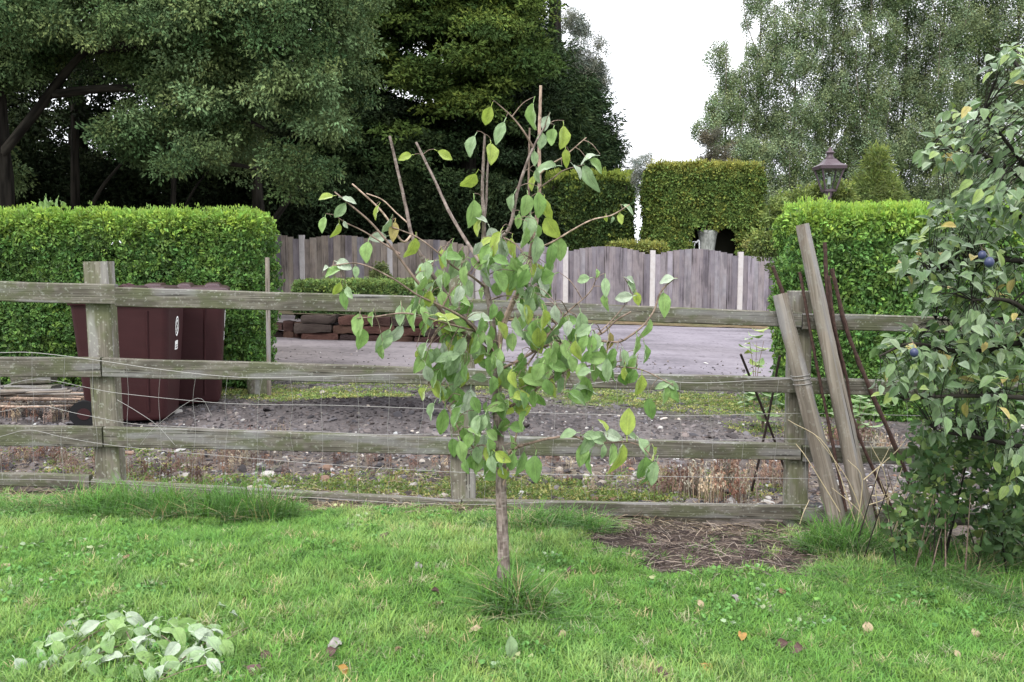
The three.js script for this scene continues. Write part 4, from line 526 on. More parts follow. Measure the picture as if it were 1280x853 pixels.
  // poplars at the right
  const pop = [[905, 55, 44, 1.5], [945, -40, 47, 1.7], [990, -150, 45, 1.8], [1035, -190, 47, 1.8], [1080, -230, 45, 1.8], [1125, -210, 47, 1.8], [1170, -250, 45, 1.8], [1215, -230, 47, 1.8], [1262, -250, 45, 1.9], [1310, -230, 47, 1.9]];
  const where = ['lowest and leftmost of the row, against open sky', 'second from the row’s open left end', 'third in the row, above the square hedge’s right edge', 'fourth in the row, directly behind the lantern', 'fifth in the row, behind the small golden conifer', 'sixth in the row, right of the golden conifer', 'seventh in the row, above the right privet hedge end', 'eighth in the row, behind the plum tree’s upper leaves', 'ninth in the row, just inside the photo’s right edge', 'tenth and last in the row, cut by the photo’s right edge'];
  pop.forEach(([px, ty, d, rad], i) => {
    const p = at(px, 250, d), topY = at(px, ty, d).y, blobs = []; const n = 9; for (let k = 0; k < n; k++) { const s = k / (n - 1), y = lerp(1.8, topY - 0.8, s); blobs.push([p.x + 0.5 * Math.sin(k * 2.1 + i), y, p.z, rad * (1.1 - 0.65 * s * s), (topY - 1.8) / n * 0.75, rad * (1.1 - 0.6 * s * s)]); }
    const limbs = []; for (let k = 0; k < 7; k++) { const s = 0.12 + 0.1 * k, a = k * 2.4 + i, y = topY * s; limbs.push([[[p.x, y, p.z], [p.x + Math.cos(a) * rad * 0.55, y + topY * 0.12, p.z + Math.sin(a) * rad * 0.5], [p.x + Math.cos(a) * rad * 0.75, y + topY * 0.3, p.z + Math.sin(a) * rad * 0.7]], 0.03, 0.012]); }
    tree('poplar_tree', 'tall airy grey-green poplar, ' + where[i], [p.x, p.z], { seed: 40 + i, count: Math.round(topY * 190), cl: popl, col: [0.09, 0.13, 0.055], hi: [0.25, 0.31, 0.17], gap: -0.18, freq: 1.1, hang: true, trunk: [topY * 0.92, 0.085, 0.025], barkM: M.greyBark, limbs, blobs, group: 'poplars in a row behind the right hedge', scale: [0.6, 1.1] });
  });
  tree('purple_shrub', 'dull purplish-brown small tree at the foot of the leftmost poplar', [7.8, -33], { seed: 60, count: 380, cl: broad, col: [0.085, 0.075, 0.055], hi: [0.15, 0.14, 0.1], gap: 0.05, trunk: [4, 0.09, 0.03], blobs: [blob(893, 185, 33, 0.75, 0.7, 0.8), blob(900, 215, 33, 0.7, 0.9, 0.8)], scale: [0.6, 1] });
  tree('golden_conifer', 'small pointed yellow-green conifer right of the lantern', [at(1092, 250, 15).x, -15], { seed: 61, count: 1900, cl: coni, col: [0.075, 0.12, 0.025], hi: [0.19, 0.24, 0.05], gap: -0.3, freq: 2.2, mat: M.foliage, trunk: [2.6, 0.06, 0.02], blobs: [blob(1097, 198, 15, 0.08, 0.15, 0.1), blob(1095, 215, 15, 0.2, 0.2, 0.2), blob(1093, 234, 15, 0.3, 0.26, 0.3), blob(1090, 250, 15, 0.5, 0.3, 0.5), blob(1088, 285, 15, 0.6, 0.5, 0.6), blob(1086, 330, 15, 0.6, 0.5, 0.6)], scale: [0.6, 1] });
  tree('garden_shrub', 'loose yellow-green shrub between the square hedge and right privet', [at(975, 280, 12).x, -12], { seed: 62, count: 1700, cl: privet, col: [0.12, 0.18, 0.04], hi: [0.26, 0.3, 0.07], gap: -0.1, freq: 3, mat: M.foliage, cat: 'shrub', trunk: [1.2, 0.03, 0.015], blobs: [blob(985, 275, 12, 0.28, 0.35, 0.3), blob(965, 300, 12.1, 0.25, 0.25, 0.3), blob(1010, 262, 11.8, 0.35, 0.25, 0.3), blob(1000, 330, 12, 0.35, 0.5, 0.35), blob(1040, 245, 11.8, 0.3, 0.15, 0.3)], scale: [1, 1.9] });
  tree('flowering_shrub', 'low yellow-tinged shrub just over the panel fence’s right end', [at(940, 300, 20.5).x, -20.5], { seed: 63, count: 500, cl: beechCl, col: [0.15, 0.17, 0.04], hi: [0.34, 0.32, 0.1], gap: -0.2, freq: 2, cat: 'shrub', mat: M.foliage, trunk: [1.3, 0.04, 0.02], blobs: [blob(945, 309, 20.5, 0.3, 0.2, 0.3), blob(960, 310, 20.5, 0.4, 0.25, 0.3)], scale: [0.6, 1] });
  tree('topiary_cone', 'small dark pointed bush behind the low box hedge', [at(476, 360, 13.6).x, -13.6], { seed: 64, count: 1300, cl: privet, col: [0.055, 0.085, 0.025], hi: [0.13, 0.16, 0.05], gap: -0.35, freq: 3, cat: 'bush', mat: M.foliage, trunk: [0.5, 0.025, 0.015], blobs: [blob(476, 338, 13.6, 0.08, 0.1, 0.08), blob(476, 350, 13.6, 0.17, 0.13, 0.17), blob(477, 364, 13.6, 0.25, 0.16, 0.25), blob(477, 382, 13.6, 0.27, 0.2, 0.27)], scale: [0.8, 1.3] });
  // weeds behind the fence by the stakes
  const wl = leafGeo(9, { wide: 0.7, stalk: 0.15 });
  const sap = (label, px, py, d, n, h, sp, seed, size, tone) => { const b0 = gp(px, py); const p = at(px, py, d); p.y = G(p.x, p.z); const t = thing('leafy_weed', label, 'weed', p.toArray(), null), r = rng(seed); for (let i = 0; i < 3; i++) mesh('stem', limb([V(0, 0, 0), V(0.02 * i - 0.02, h * 0.5, 0.02), V((i - 1) * sp * 0.5, h * (0.8 + 0.2 * r()), 0.03)], 0.004, 0.002, { sides: 5, bump: 0 }), M.twig, t); for (let i = 0; i < n; i++) { const o = mesh('leaf', wl, M.leaf[tone[i % tone.length]], t); const a = r() * 6.28, q = Math.sqrt(r()) * sp; o.position.set(Math.cos(a) * q, h * (0.35 + 0.65 * r()), Math.sin(a) * q * 0.7); o.rotation.set(0.9 + r() * 0.8, a, (r() - 0.5) * 1.2, 'YXZ'); o.scale.setScalar(size * (0.7 + 0.6 * r())); } };
  sap('leafy green weed behind the second rail, left of the stakes', 955, 470, 6.3, 46, 0.36, 0.17, 71, 0.1, [0, 1, 4]);
  sap('pale young elder shoot rising between top rail and panel fence', 945, 420, 7.2, 16, 0.72, 0.12, 72, 0.1, [3, 1]);
  sap('dark leafy weed under the right privet hedge', 1075, 470, 6.2, 44, 0.4, 0.3, 73, 0.1, [0, 4]);
}

// ---------------------------------------------------------------- plum tree and bramble at the right
{
  const D = 3.25, base = V(2.32, 0, -3.35); base.y = G(base.x, base.z) - 0.03;
  const t = thing('plum_tree', 'leafy plum tree with blue plums filling the right edge', 'tree', base.toArray()), r = rng(1201), loc = (p) => p.clone().sub(base), samples = [];
  const leafP = [11, 12, 13, 14, 15].map((s) => leafGeo(s, { wide: 0.54, fold: 0.3, curl: 0.35, n: 4, stalk: 0.2 }));
  const bough = (pts, r0, r1, i) => { const P = pts.map(([x, y, d]) => loc(at(x, y, d))); mesh('branch', limb(P, r0, r1, { sides: 7, bump: 0.1, seed: i, per: 6 }), M.darkBark, t); const c = new THREE.CatmullRomCurve3(P, false, 'catmullrom', 0.5); for (let k = 2; k <= 30; k++) samples.push(c.getPoint(k / 30)); };
  mesh('trunk', limb([V(0, 0, 0), V(0.02, 0.4, 0), V(0, 0.9, 0.02), V(0.03, 1.5, 0.05), V(0.02, 2.2, 0.1)], 0.055, 0.02, { sides: 10, bump: 0.1, seed: 4, flare: 0.4 }), M.darkBark, t);
  [[[1385, 400, D], [1320, 340, D - .05], [1250, 325, D - .1], [1180, 335, D - .15], [1130, 345, D - .15]], [[1385, 480, D], [1300, 430, D - .1], [1210, 440, D - .15], [1140, 430, D - .2], [1100, 445, D - .2]], [[1380, 330, D], [1300, 240, D], [1220, 190, D], [1160, 185, D - .05]], [[1385, 250, D], [1320, 150, D + .1], [1270, 80, D + .1], [1245, 60, D + .1]], [[1385, 330, D], [1300, 280, D + .2], [1220, 260, D + .25], [1165, 270, D + .25]], [[1385, 520, D], [1300, 500, D - .2], [1200, 495, D - .25], [1130, 500, D - .2]], [[1385, 560, D], [1290, 560, D - .1], [1210, 545, D - .1], [1170, 540, D - .1]], [[1385, 420, D], [1310, 390, D + .2], [1240, 400, D + .25], [1170, 400, D + .2]], [[1340, 300, D - .2], [1290, 220, D - .2], [1230, 140, D - .2]], [[1340, 440, D - .2], [1270, 380, D - .25], [1215, 375, D - .3]]].forEach((p, i) => bough(p, 0.014, 0.0035, i));
  // leaves in the lobes the crown shows: [x, y, rx, ry, n]
  const lobes = [[1262, 80, 25, 24, 26], [1220, 150, 48, 30, 40], [1262, 165, 30, 55, 40], [1190, 190, 40, 26, 44], [1250, 245, 50, 45, 100], [1195, 275, 34, 34, 56], [1160, 325, 38, 32, 56], [1220, 330, 60, 46, 140], [1165, 365, 26, 24, 26], [1230, 410, 60, 50, 150], [1140, 440, 44, 30, 54], [1180, 470, 60, 44, 110], [1115, 480, 22, 24, 14], [1245, 490, 50, 50, 90], [1190, 525, 40, 20, 28], [1265, 570, 24, 40, 22], [1330, 300, 40, 240, 220]];
  const all = [];
  const pt = [[0.08, 0.16, 0.045], [0.135, 0.235, 0.075], [0.2, 0.285, 0.15], [0.23, 0.33, 0.065], [0.46, 0.38, 0.1]], mats = pt.map((c, i) => leafMat(...c, 0.3, i < 3 ? 0.6 : 0.3));
  for (const [cx, cy, rx, ry, n] of lobes) for (let i = 0; i < n * 1.95; i++) { const a = r() * 6.28, q = Math.pow(r(), 0.6), dz = (r() - 0.5) * 0.7 * Math.sqrt(1 - q * q * 0.8), p = loc(at(cx + Math.cos(a) * q * rx, cy + Math.sin(a) * q * ry, D - 0.05 + dz)); let best = samples[0], bd = 9; for (const s of samples) { const e = s.distanceTo(p); if (e < bd) { bd = e; best = s; } } const out = p.clone().sub(best).normalize(); const dir = V(out.x * 0.7 + (r() - 0.55) * 1.6, 0.25 - r() * 1.0 + out.y * 0.4, out.z * 0.6 + (r() - 0.3) * 1.1), nrm = V((r() - 0.5) * 1.1, 0.9, 0.1 + r() * 0.9); const k = r(); all.push({ p, d: dir, n: nrm, s: 0.036 + 0.024 * r(), mat: k < 0.34 ? 0 : k < 0.66 ? 1 : k < 0.84 ? 2 : k < 0.975 ? 3 : 4, z: dz, best, bd }); }
  all.sort((a, b) => b.s - 0.05 * b.z * -1 - (a.s - 0.05 * a.z * -1));
  const rest = []; let single = 0;
  all.forEach((f, i) => { const m = leafFrame(f.d, f.n, r); if (single < 300 && f.z > -0.05 && f.p.x + base.x < 2.05) { single++; const o = mesh('leaf', leafP[i % 5], mats[f.mat], t); o.position.copy(f.p); o.quaternion.setFromRotationMatrix(m); o.scale.setScalar(f.s); } else { m.scale(V(f.s, f.s, f.s)); m.setPosition(f.p); rest.push({ m, c: vary(r, pt[f.mat], 0.15, 0.05) }); } });
  mass('foliage', leafP[0], leafMat(1, 1, 1, 0.3, 0.5), rest, t);
  const tw = mesh('twig', mergeGeometries(all.filter((f, i) => f.bd > 0.03 && i % 2 === 0).map((f) => limb([f.best, f.best.clone().lerp(f.p, 0.55).add(V(0, 0.012, 0)), f.p], 0.0018, 0.0008, { sides: 4, bump: 0, per: 2, caps: false }))), M.darkBark, t); tw.userData.kind = 'stuff';
  const plumM = phy({ color: C(0.025, 0.032, 0.085), roughness: 0.45, sheen: 0.5, sheenColor: C(0.4, 0.47, 0.65), sheenRoughness: 0.6 });
  for (const [x, y, d, s] of [[1237, 328, D - .42, 0.0165], [1228, 319, D - .38, 0.014], [1143, 441, D - .45, 0.0145]]) { const g = new THREE.SphereGeometry(s, 20, 16); g.scale(0.92, 1.08, 0.92); const o = mesh('plum', g, plumM, t); o.position.copy(loc(at(x, y, d))); mesh('stalk', limb([V(0, s, 0), V(0.003, s + 0.02, -0.02), V(0.01, s + 0.03, -0.06)], 0.0012, 0.0012, { sides: 5, bump: 0 }), M.twig, o); }
  // bramble under it
  const bb = at(1215, 690, 3.35); bb.y = G(bb.x, bb.z);
  const bt = thing('bramble_bush', 'dark tangled bramble and nettle growth under the plum tree', 'bush', bb.toArray()), items = [], lit = [];
  for (let i = 0; i < 34; i++) { const a = r() * 6.28, x = (r() - 0.5) * 0.8, z = 0.05 - 0.5 * r(), h = 0.2 + 0.35 * r(); mesh('stem', limb([V(x, -0.02, z), V(x + Math.cos(a) * 0.06, h * 0.6, z + Math.sin(a) * 0.06), V(x + Math.cos(a) * 0.1, h, z + Math.sin(a) * 0.1)], 0.0035, 0.0015, { sides: 5, bump: 0.1, seed: i }), i % 3 ? M.darkBark : M.twig, bt); }
  const blob2 = [[1165, 600, 42, 40, 50], [1215, 590, 60, 45, 80], [1258, 635, 26, 46, 60], [1205, 552, 70, 28, 100], [1300, 620, 50, 70, 90], [1140, 655, 30, 22, 30], [1256, 690, 24, 16, 26], [1190, 650, 40, 40, 26]];
  for (const [cx, cy, rx, ry, n] of blob2) for (let i = 0; i < n; i++) { const a = r() * 6.28, q = Math.sqrt(r()), p = at(cx + Math.cos(a) * q * rx, cy + Math.sin(a) * q * ry, 3.3 + r() * 0.5).sub(bb); (r() < 0.75 ? items : lit).push({ p, s: 0.7 + 0.7 * r(), e: [r() * 6.28, r() * 6.28, r() * 6.28], c: vary(r, r() < 0.75 ? [0.06, 0.115, 0.035] : [0.17, 0.24, 0.07], 0.4) }); }
  mass('foliage', clusterGeo(91, 6, 0.035, 0.034, 0.022, { six: true }), M.foliage, items, bt); mass('foliage', clusterGeo(92, 4, 0.03, 0.045, 0.03, { six: true }), M.foliage, lit, bt);
  // pale dry stalks standing by the stakes
  const ds = thing('dry_stalks', 'pale straw-coloured dry stalks around the feet of the stakes', 'dry stalks', at(1100, 680, 3.75).setY(G(1.6, -3.75)).toArray());
  const o0 = ds.position; for (const [x0, y0, x1, y1, x2, y2] of [[1070, 655, 1035, 560, 985, 525], [1080, 650, 1060, 600, 1020, 545], [1095, 670, 1100, 640, 1122, 615], [1112, 680, 1108, 600, 1088, 555], [1085, 632, 1105, 625, 1122, 615], [1122, 672, 1122, 640, 1121, 616], [1080, 600, 1120, 565, 1135, 545], [1050, 640, 1010, 575, 995, 555], [1120, 650, 1150, 615, 1162, 600], [1000, 655, 1005, 640, 1012, 625], [1130, 680, 1155, 690, 1180, 702], [1100, 660, 1095, 600, 1112, 560], [1070, 668, 1078, 600, 1060, 575], [1092, 676, 1075, 640, 1040, 610], [1104, 676, 1120, 650, 1150, 640], [1116, 670, 1140, 600, 1165, 560], [1090, 620, 1112, 618, 1128, 612], [1100, 640, 1118, 612, 1128, 585], [1110, 676, 1112, 640, 1100, 600]]) mesh('stalk', limb([at(x0, y0, 3.72), at(x1, y1, 3.7), at(x2, y2, 3.72)].map((p) => p.sub(o0)), 0.0026, 0.0011, { sides: 5, bump: 0.1, per: 5 }), std({ color: C(0.5, 0.41, 0.27), roughness: 0.8 }), ds);
}

// ---------------------------------------------------------------- panel fence across the lane
{
  const Zf = 18.6, t = thing('panel_fence', 'grey bow-topped timber panel fence with concrete posts across the lane', 'fence');
  const bT = woodTex([0.33, 0.31, 0.32], [0.16, 0.148, 0.155], [0.25, 0.23, 0.22], 0.6, 0.1, 15); bT.repeat.set(2, 0.6);
  const tones = [[1, 1, 1.08], [0.8, 0.78, 0.86], [1.14, 1.12, 1.25], [0.94, 0.9, 0.95], [0.68, 0.66, 0.74], [1.05, 1.01, 1.06]].map((c) => std({ map: bT, color: C(c[0] * 0.8, c[1] * 0.78, c[2] * 0.78), roughness: 0.9 }));
  const browner = [[0.85, 0.8, 0.72], [0.7, 0.66, 0.6], [0.98, 0.92, 0.84], [0.78, 0.74, 0.7]].map((c) => std({ map: bT, color: C(c[0] * 1.1, c[1] * 1.05, c[2] * 0.98), roughness: 0.9 }));
  const cT = tex(128, 256, (u, v) => { const k = 0.8 + 0.4 * fbm(u, v, 8, 16, 4, 120); return [k, k * 0.98, k * 0.97]; }, [2, 1]);
  const conc = std({ map: cT, color: C(0.46, 0.44, 0.44), roughness: 0.9 });
  const tops = [[157, 294], [267, 295], [377, 297], [487, 303], [597, 308], [707, 312], [816, 316], [926, 318], [985, 320]];
  const r = rng(777);
  tops.forEach(([px, py], i) => { if (i === tops.length - 1) { mesh('post', timber(at(px, 425, Zf), at(px, 316, Zf), 0.1, 0.16, 50, { up: V(0, 0, 1), warp: 0 }), M.post, t); return; } const a = at(px, py - 3, Zf), b = V(a.x, G(a.x, a.z) - 0.1, a.z); mesh('post', timber(b, a, 0.1, 0.115, 60 + i, { up: V(0, 0, 1), warp: 0, ch: 0.012 }), conc, t); });
  for (let i = 0; i < tops.length - 1; i++) {
    const [x0, y0] = tops[i], [x1, y1] = tops[i + 1], a = at(x0, y0 + 3, Zf), b = at(x1, y1 + 3, Zf), n = i === 7 ? 8 : 14, w = (b.x - a.x - 0.11) / n;
    for (let k = 0; k < n; k++) {
      const s = (k + 0.5) / n, x = a.x + 0.055 + w * (k + 0.5), bow = i === 7 ? 0.02 : 0.15 * (1 - Math.pow(2 * s - 1, 2)), top = lerp(a.y, b.y, s) + bow + 0.006 * (r() - 0.5), lo = G(x, -Zf) + 0.06;
      const g = timber(V(x, lo, -Zf + 0.012 + (k % 2) * 0.012), V(x, top, -Zf + 0.012 + (k % 2) * 0.012), 0.014, w * 1.12, 100 + i * 20 + k, { up: V(0, 0, 1), warp: 0.002, seg: 3, ch: 0.002 });
      mesh('board', g, i < 4 && r() < 0.75 ? browner[Math.floor(r() * 4)] : tones[Math.floor(r() * 6)], t);
    }
    const c = V(a.x + 0.06, G(a.x, -Zf) + 0.02, -Zf), d = V(b.x - 0.06, G(b.x, -Zf) + 0.02, -Zf); mesh('gravel_board', timber(c, d, 0.16, 0.05, 300 + i, { warp: 0 }), conc, t);
  }
}
// ---------------------------------------------------------------- stone bed wall, stake, stump, sticks
{
  const r = rng(88), t = thing('stone_bed_wall', 'low wall of dark red stones edging the raised bed', 'wall', [0, 0, 0]);
  const sT = tex(256, 256, (u, v) => { const a = fbm(u, v, 6, 10, 4, 130), k = 0.6 + 0.8 * a; return [k, k * (0.9 + 0.15 * fbm(u, v, 3, 3, 2, 131)), k]; }, [2, 2]);
  const mats = [[0.13, 0.075, 0.065], [0.19, 0.1, 0.08], [0.09, 0.062, 0.058], [0.2, 0.12, 0.09], [0.14, 0.11, 0.095]].map((c) => std({ map: sT, bumpMap: soilB, bumpScale: 0.03, color: C(c[0] * 0.55, c[1] * 0.55, c[2] * 0.55), roughness: 0.95 }));
  const stone = (x, y, z, w, h, d, s) => { const g = new THREE.BoxGeometry(w, h, d, 4, 3, 3), p = g.attributes.position; for (let i = 0; i < p.count; i++) { const v = V(p.getX(i), p.getY(i), p.getZ(i)), q = V(v.x / w * 2, v.y / h * 2, v.z / d * 2), k = 1 - 0.05 * (q.lengthSq() - 1.4); v.multiplyScalar(k); const n = noise3.noise(v.x * 7 + s, v.y * 9, v.z * 7 + x); v.x += 0.02 * n; v.y += 0.03 * noise3.noise(v.x * 6, v.y * 6 + s, 3); v.z += 0.05 * n; p.setXYZ(i, v.x, v.y, v.z); } g.computeVertexNormals(); const o = mesh('stone', g, mats[Math.floor(r() * 5)], t); o.position.set(x, y, z); o.rotation.y = (r() - 0.5) * 0.06; };
  const xa = at(374, 410, 12).x, xb = at(575, 410, 12).x;
  for (let row = 0; row < 3; row++) { let x = xa - 0.1 * (row % 2); while (x < xb) { const w = 0.22 + 0.4 * r(), h = 0.135; stone(x + w / 2, G(x, -12.1) + 0.05 + row * 0.132, -12.15 - 0.02 * r(), w - 0.012, h - 0.012, 0.3, row * 9 + x); x += w; } }
  const xk = at(346, 410, 12.2).x; for (let k = 0; k < 3; k++) for (let q = 0; q < 2; q++) stone(xk + 0.16 * k, G(xk, -12.2) + 0.06 + q * 0.13, -12.3, 0.15, 0.12, 0.22, k + q * 7);
  tag(mesh('bed_soil', sheet(xa - 0.6, xb, -12.2, -18, 20, 10, (x, z) => G(x, z) + 0.38), std({ map: soilT, color: C(0.09, 0.075, 0.05), roughness: 1 })), 'dark soil filling the raised bed behind the stones', null, null, 'structure');
  const s0 = at(336, 488, 7.2); s0.y = G(s0.x, s0.z); const st = at(334, 322, 7.25);
  const sk = thing('thin_stake', 'thin pale wooden stake at the right end of the left hedge', 'stake', s0.toArray()); mesh('shaft', timber(V(0, -0.05, 0), st.sub(s0), 0.03, 0.034, 9, { up: V(0, 0, 1) }), M.stake, sk);
  const u0 = at(322, 490, 7.35); u0.y = G(u0.x, u0.z); const su = thing('log_stump', 'short mossy stump at the foot of the left hedge end', 'stump', u0.toArray()); mesh('log', limb([V(0, -0.03, 0), V(0, 0.1, 0), V(0.01, 0.24, 0)], 0.09, 0.085, { sides: 14, bump: 0.08, seed: 8 }), M.post, su);
  const pl = thing('branch_pile', 'heap of cut pale branches lying left of the bins', 'branch pile', gp(50, 505).toArray()), o = pl.position.clone();
  for (let i = 0; i < 15; i++) { const y = 486 + r() * 18, a = at(-60 + r() * 60, y + r() * 6, 6.0 + r() * 0.4), b = at(80 + r() * 38, y - 2 + r() * 8, 6.0 + r() * 0.4); mesh('branch', limb([a, a.clone().lerp(b, 0.5).add(V(0, 0.015 * (r() - 0.5), 0.03 * (r() - 0.5))), b].map((p) => p.sub(o)), 0.02 - 0.01 * r(), 0.008, { sides: 7, bump: 0.12, seed: i }), r() < 0.7 ? M.stake : M.paleTwig, pl); }
  const tb = at(42, 487, 6.9); tb.y = G(tb.x, tb.z); const blk = thing('timber_block', 'old squared timber block lying behind the branch pile', 'timber', tb.toArray()); mesh('block', timber(V(-0.16, 0.19, 0), V(0.14, 0.2, -0.05), 0.14, 0.14, 31, { warp: 0.004, ch: 0.012 }), M.rail, blk); mesh('block', timber(V(-0.2, 0.06, 0), V(0.2, 0.06, 0.03), 0.12, 0.14, 32, { warp: 0.004, ch: 0.012 }), M.rail, blk);
}
// ---------------------------------------------------------------- lantern and urn
{
  const d = 11.5, p = at(1036, 240, d), gy = G(p.x, p.z), t = thing('lamp_post', 'old street lantern with purple-brown cap rising behind the right hedge', 'lamp', [p.x, gy, p.z]);
  const iron = std({ color: C(0.085, 0.062, 0.072), roughness: 0.5, metalness: 0.3 }), glass = phy({ color: C(0.8, 0.86, 0.84), transmission: 1, thickness: 0, roughness: 0.05, ior: 1.5 });
  const y = (py) => at(1036, py, d).y - gy, yb = y(238), ye = y(211), yr = y(199), yt = y(184), R = 0.17, r = 0.1;
  mesh('post', new THREE.LatheGeometry([[0.11, 0], [0.11, 0.12], [0.06, 0.18], [0.045, 0.5], [0.04, yb - 0.25], [0.06, yb - 0.2], [0.035, yb - 0.1], [0.07, yb - 0.02], [0, yb - 0.01]].map((q) => new THREE.Vector2(...q)), 20), iron, t);
  const sqr = (h) => [[h, h], [h, -h], [-h, -h], [-h, h]];
  for (let k = 0; k < 4; k++) { const a = Math.PI / 4 + k * Math.PI / 2; mesh('bar', limb([V(Math.cos(a) * r, yb, Math.sin(a) * r), V(Math.cos(a) * R * 1.2, ye, Math.sin(a) * R * 1.2)], 0.013, 0.013, { sides: 6, bump: 0 }), iron, t);
    const a2 = a + Math.PI / 2, g = new THREE.BufferGeometry(), q = 0.97; g.setAttribute('position', new THREE.Float32BufferAttribute([Math.cos(a) * r * q, yb, Math.sin(a) * r * q, Math.cos(a2) * r * q, yb, Math.sin(a2) * r * q, Math.cos(a2) * R * 1.2 * q, ye, Math.sin(a2) * R * 1.2 * q, Math.cos(a) * R * 1.2 * q, ye, Math.sin(a) * R * 1.2 * q], 3)); g.setAttribute('uv', new THREE.Float32BufferAttribute([0, 0, 1, 0, 1, 1, 0, 1], 2)); g.setIndex([0, 1, 2, 0, 2, 3]); g.computeVertexNormals(); mesh('pane', g, glass, t); }
  mesh('base_ring', sharp(sweep([V(0, yb - 0.02, 0), V(0, yb + 0.012, 0)], () => sqr(r * 0.78), {})), iron, t);
  const roof = mesh('roof', sharp(sweep([V(0, ye - 0.01, 0), V(0, ye + 0.03, 0), V(0, lerp(ye, yr, 0.55), 0), V(0, yr, 0)], (s, i) => sqr([R * 0.98, R * 1.02, R * 0.62, R * 0.36][i]), {})), iron, t);
  mesh('finial', shift(new THREE.LatheGeometry([[0.05, 0], [0.06, 0.02], [0.04, 0.045], [0.045, 0.08], [0.062, 0.085], [0.05, 0.1], [0.02, 0.12], [0.026, 0.14], [0.012, 0.155], [0, 0.17]].map((q) => new THREE.Vector2(...q)), 18), 0, yr - 0.005, 0), iron, roof);
  mesh('gas_mantle', shift(new THREE.CylinderGeometry(0.018, 0.022, 0.1, 10), 0, lerp(yb, ye, 0.45), 0), std({ color: C(0.6, 0.6, 0.58), roughness: 0.7 }), t);
  const up = at(884, 314, 22.3), u = thing('stone_urn', 'grey tapered garden planter standing in the square hedge notch', 'planter', [up.x, G(up.x, up.z), up.z]), uy = (py) => at(884, py, 22.3).y - G(up.x, up.z);
  mesh('bowl', new THREE.LatheGeometry([[0.2, 0], [0.2, uy(320)], [0.17, uy(318)], [0.19, uy(312)], [0.24, uy(294)], [0.27, uy(291)], [0.27, uy(288)], [0.22, uy(289)], [0, uy(291)]].map((q) => new THREE.Vector2(...q)), 24), std({ map: soilT, color: C(0.34, 0.35, 0.33), roughness: 0.95 }), u);
  const pr = rng(5), its = []; for (let i = 0; i < 26; i++) its.push({ p: V((pr() - 0.5) * 0.4, uy(289) + pr() * 0.08, (pr() - 0.5) * 0.4), s: 0.6 + 0.5 * pr(), e: [pr() * 6, pr() * 6, pr() * 6], c: vary(pr, [0.14, 0.07, 0.035], 0.3) }); mass('planting', beechCl, M.foliage, its, u);
  const wp = at(867, 311, 22.2), wb = thing('white_frame', 'small white curved metal frame showing beside the grey planter', 'metal frame', [wp.x, G(wp.x, wp.z), wp.z]), wy = at(867, 303, 22.2).y - G(wp.x, wp.z), wm = std({ color: C(0.75, 0.76, 0.78), roughness: 0.5 });
  mesh('back_frame', limb([V(-0.15, 0.4, 0), V(-0.14, wy - 0.06, 0), V(-0.06, wy, 0), V(0.07, wy, 0), V(0.15, wy - 0.07, 0), V(0.15, 0.4, 0)], 0.018, 0.018, { sides: 7, bump: 0 }), wm, wb); mesh('seat', shift(new THREE.CylinderGeometry(0.2, 0.2, 0.03, 20), 0, 0.45, 0.18), wm, wb); for (const [x, z] of [[-0.14, 0], [0.14, 0], [-0.14, 0.32], [0.14, 0.32]]) mesh('leg', limb([V(x, 0.45, z), V(x * 1.15, 0, z)], 0.014, 0.012, { sides: 6, bump: 0 }), wm, wb); mesh('back_slat', limb([V(-0.1, 0.5, 0), V(0.02, wy - 0.1, 0), V(0.08, wy - 0.02, 0)], 0.012, 0.012, { sides: 6, bump: 0 }), wm, wb);
}
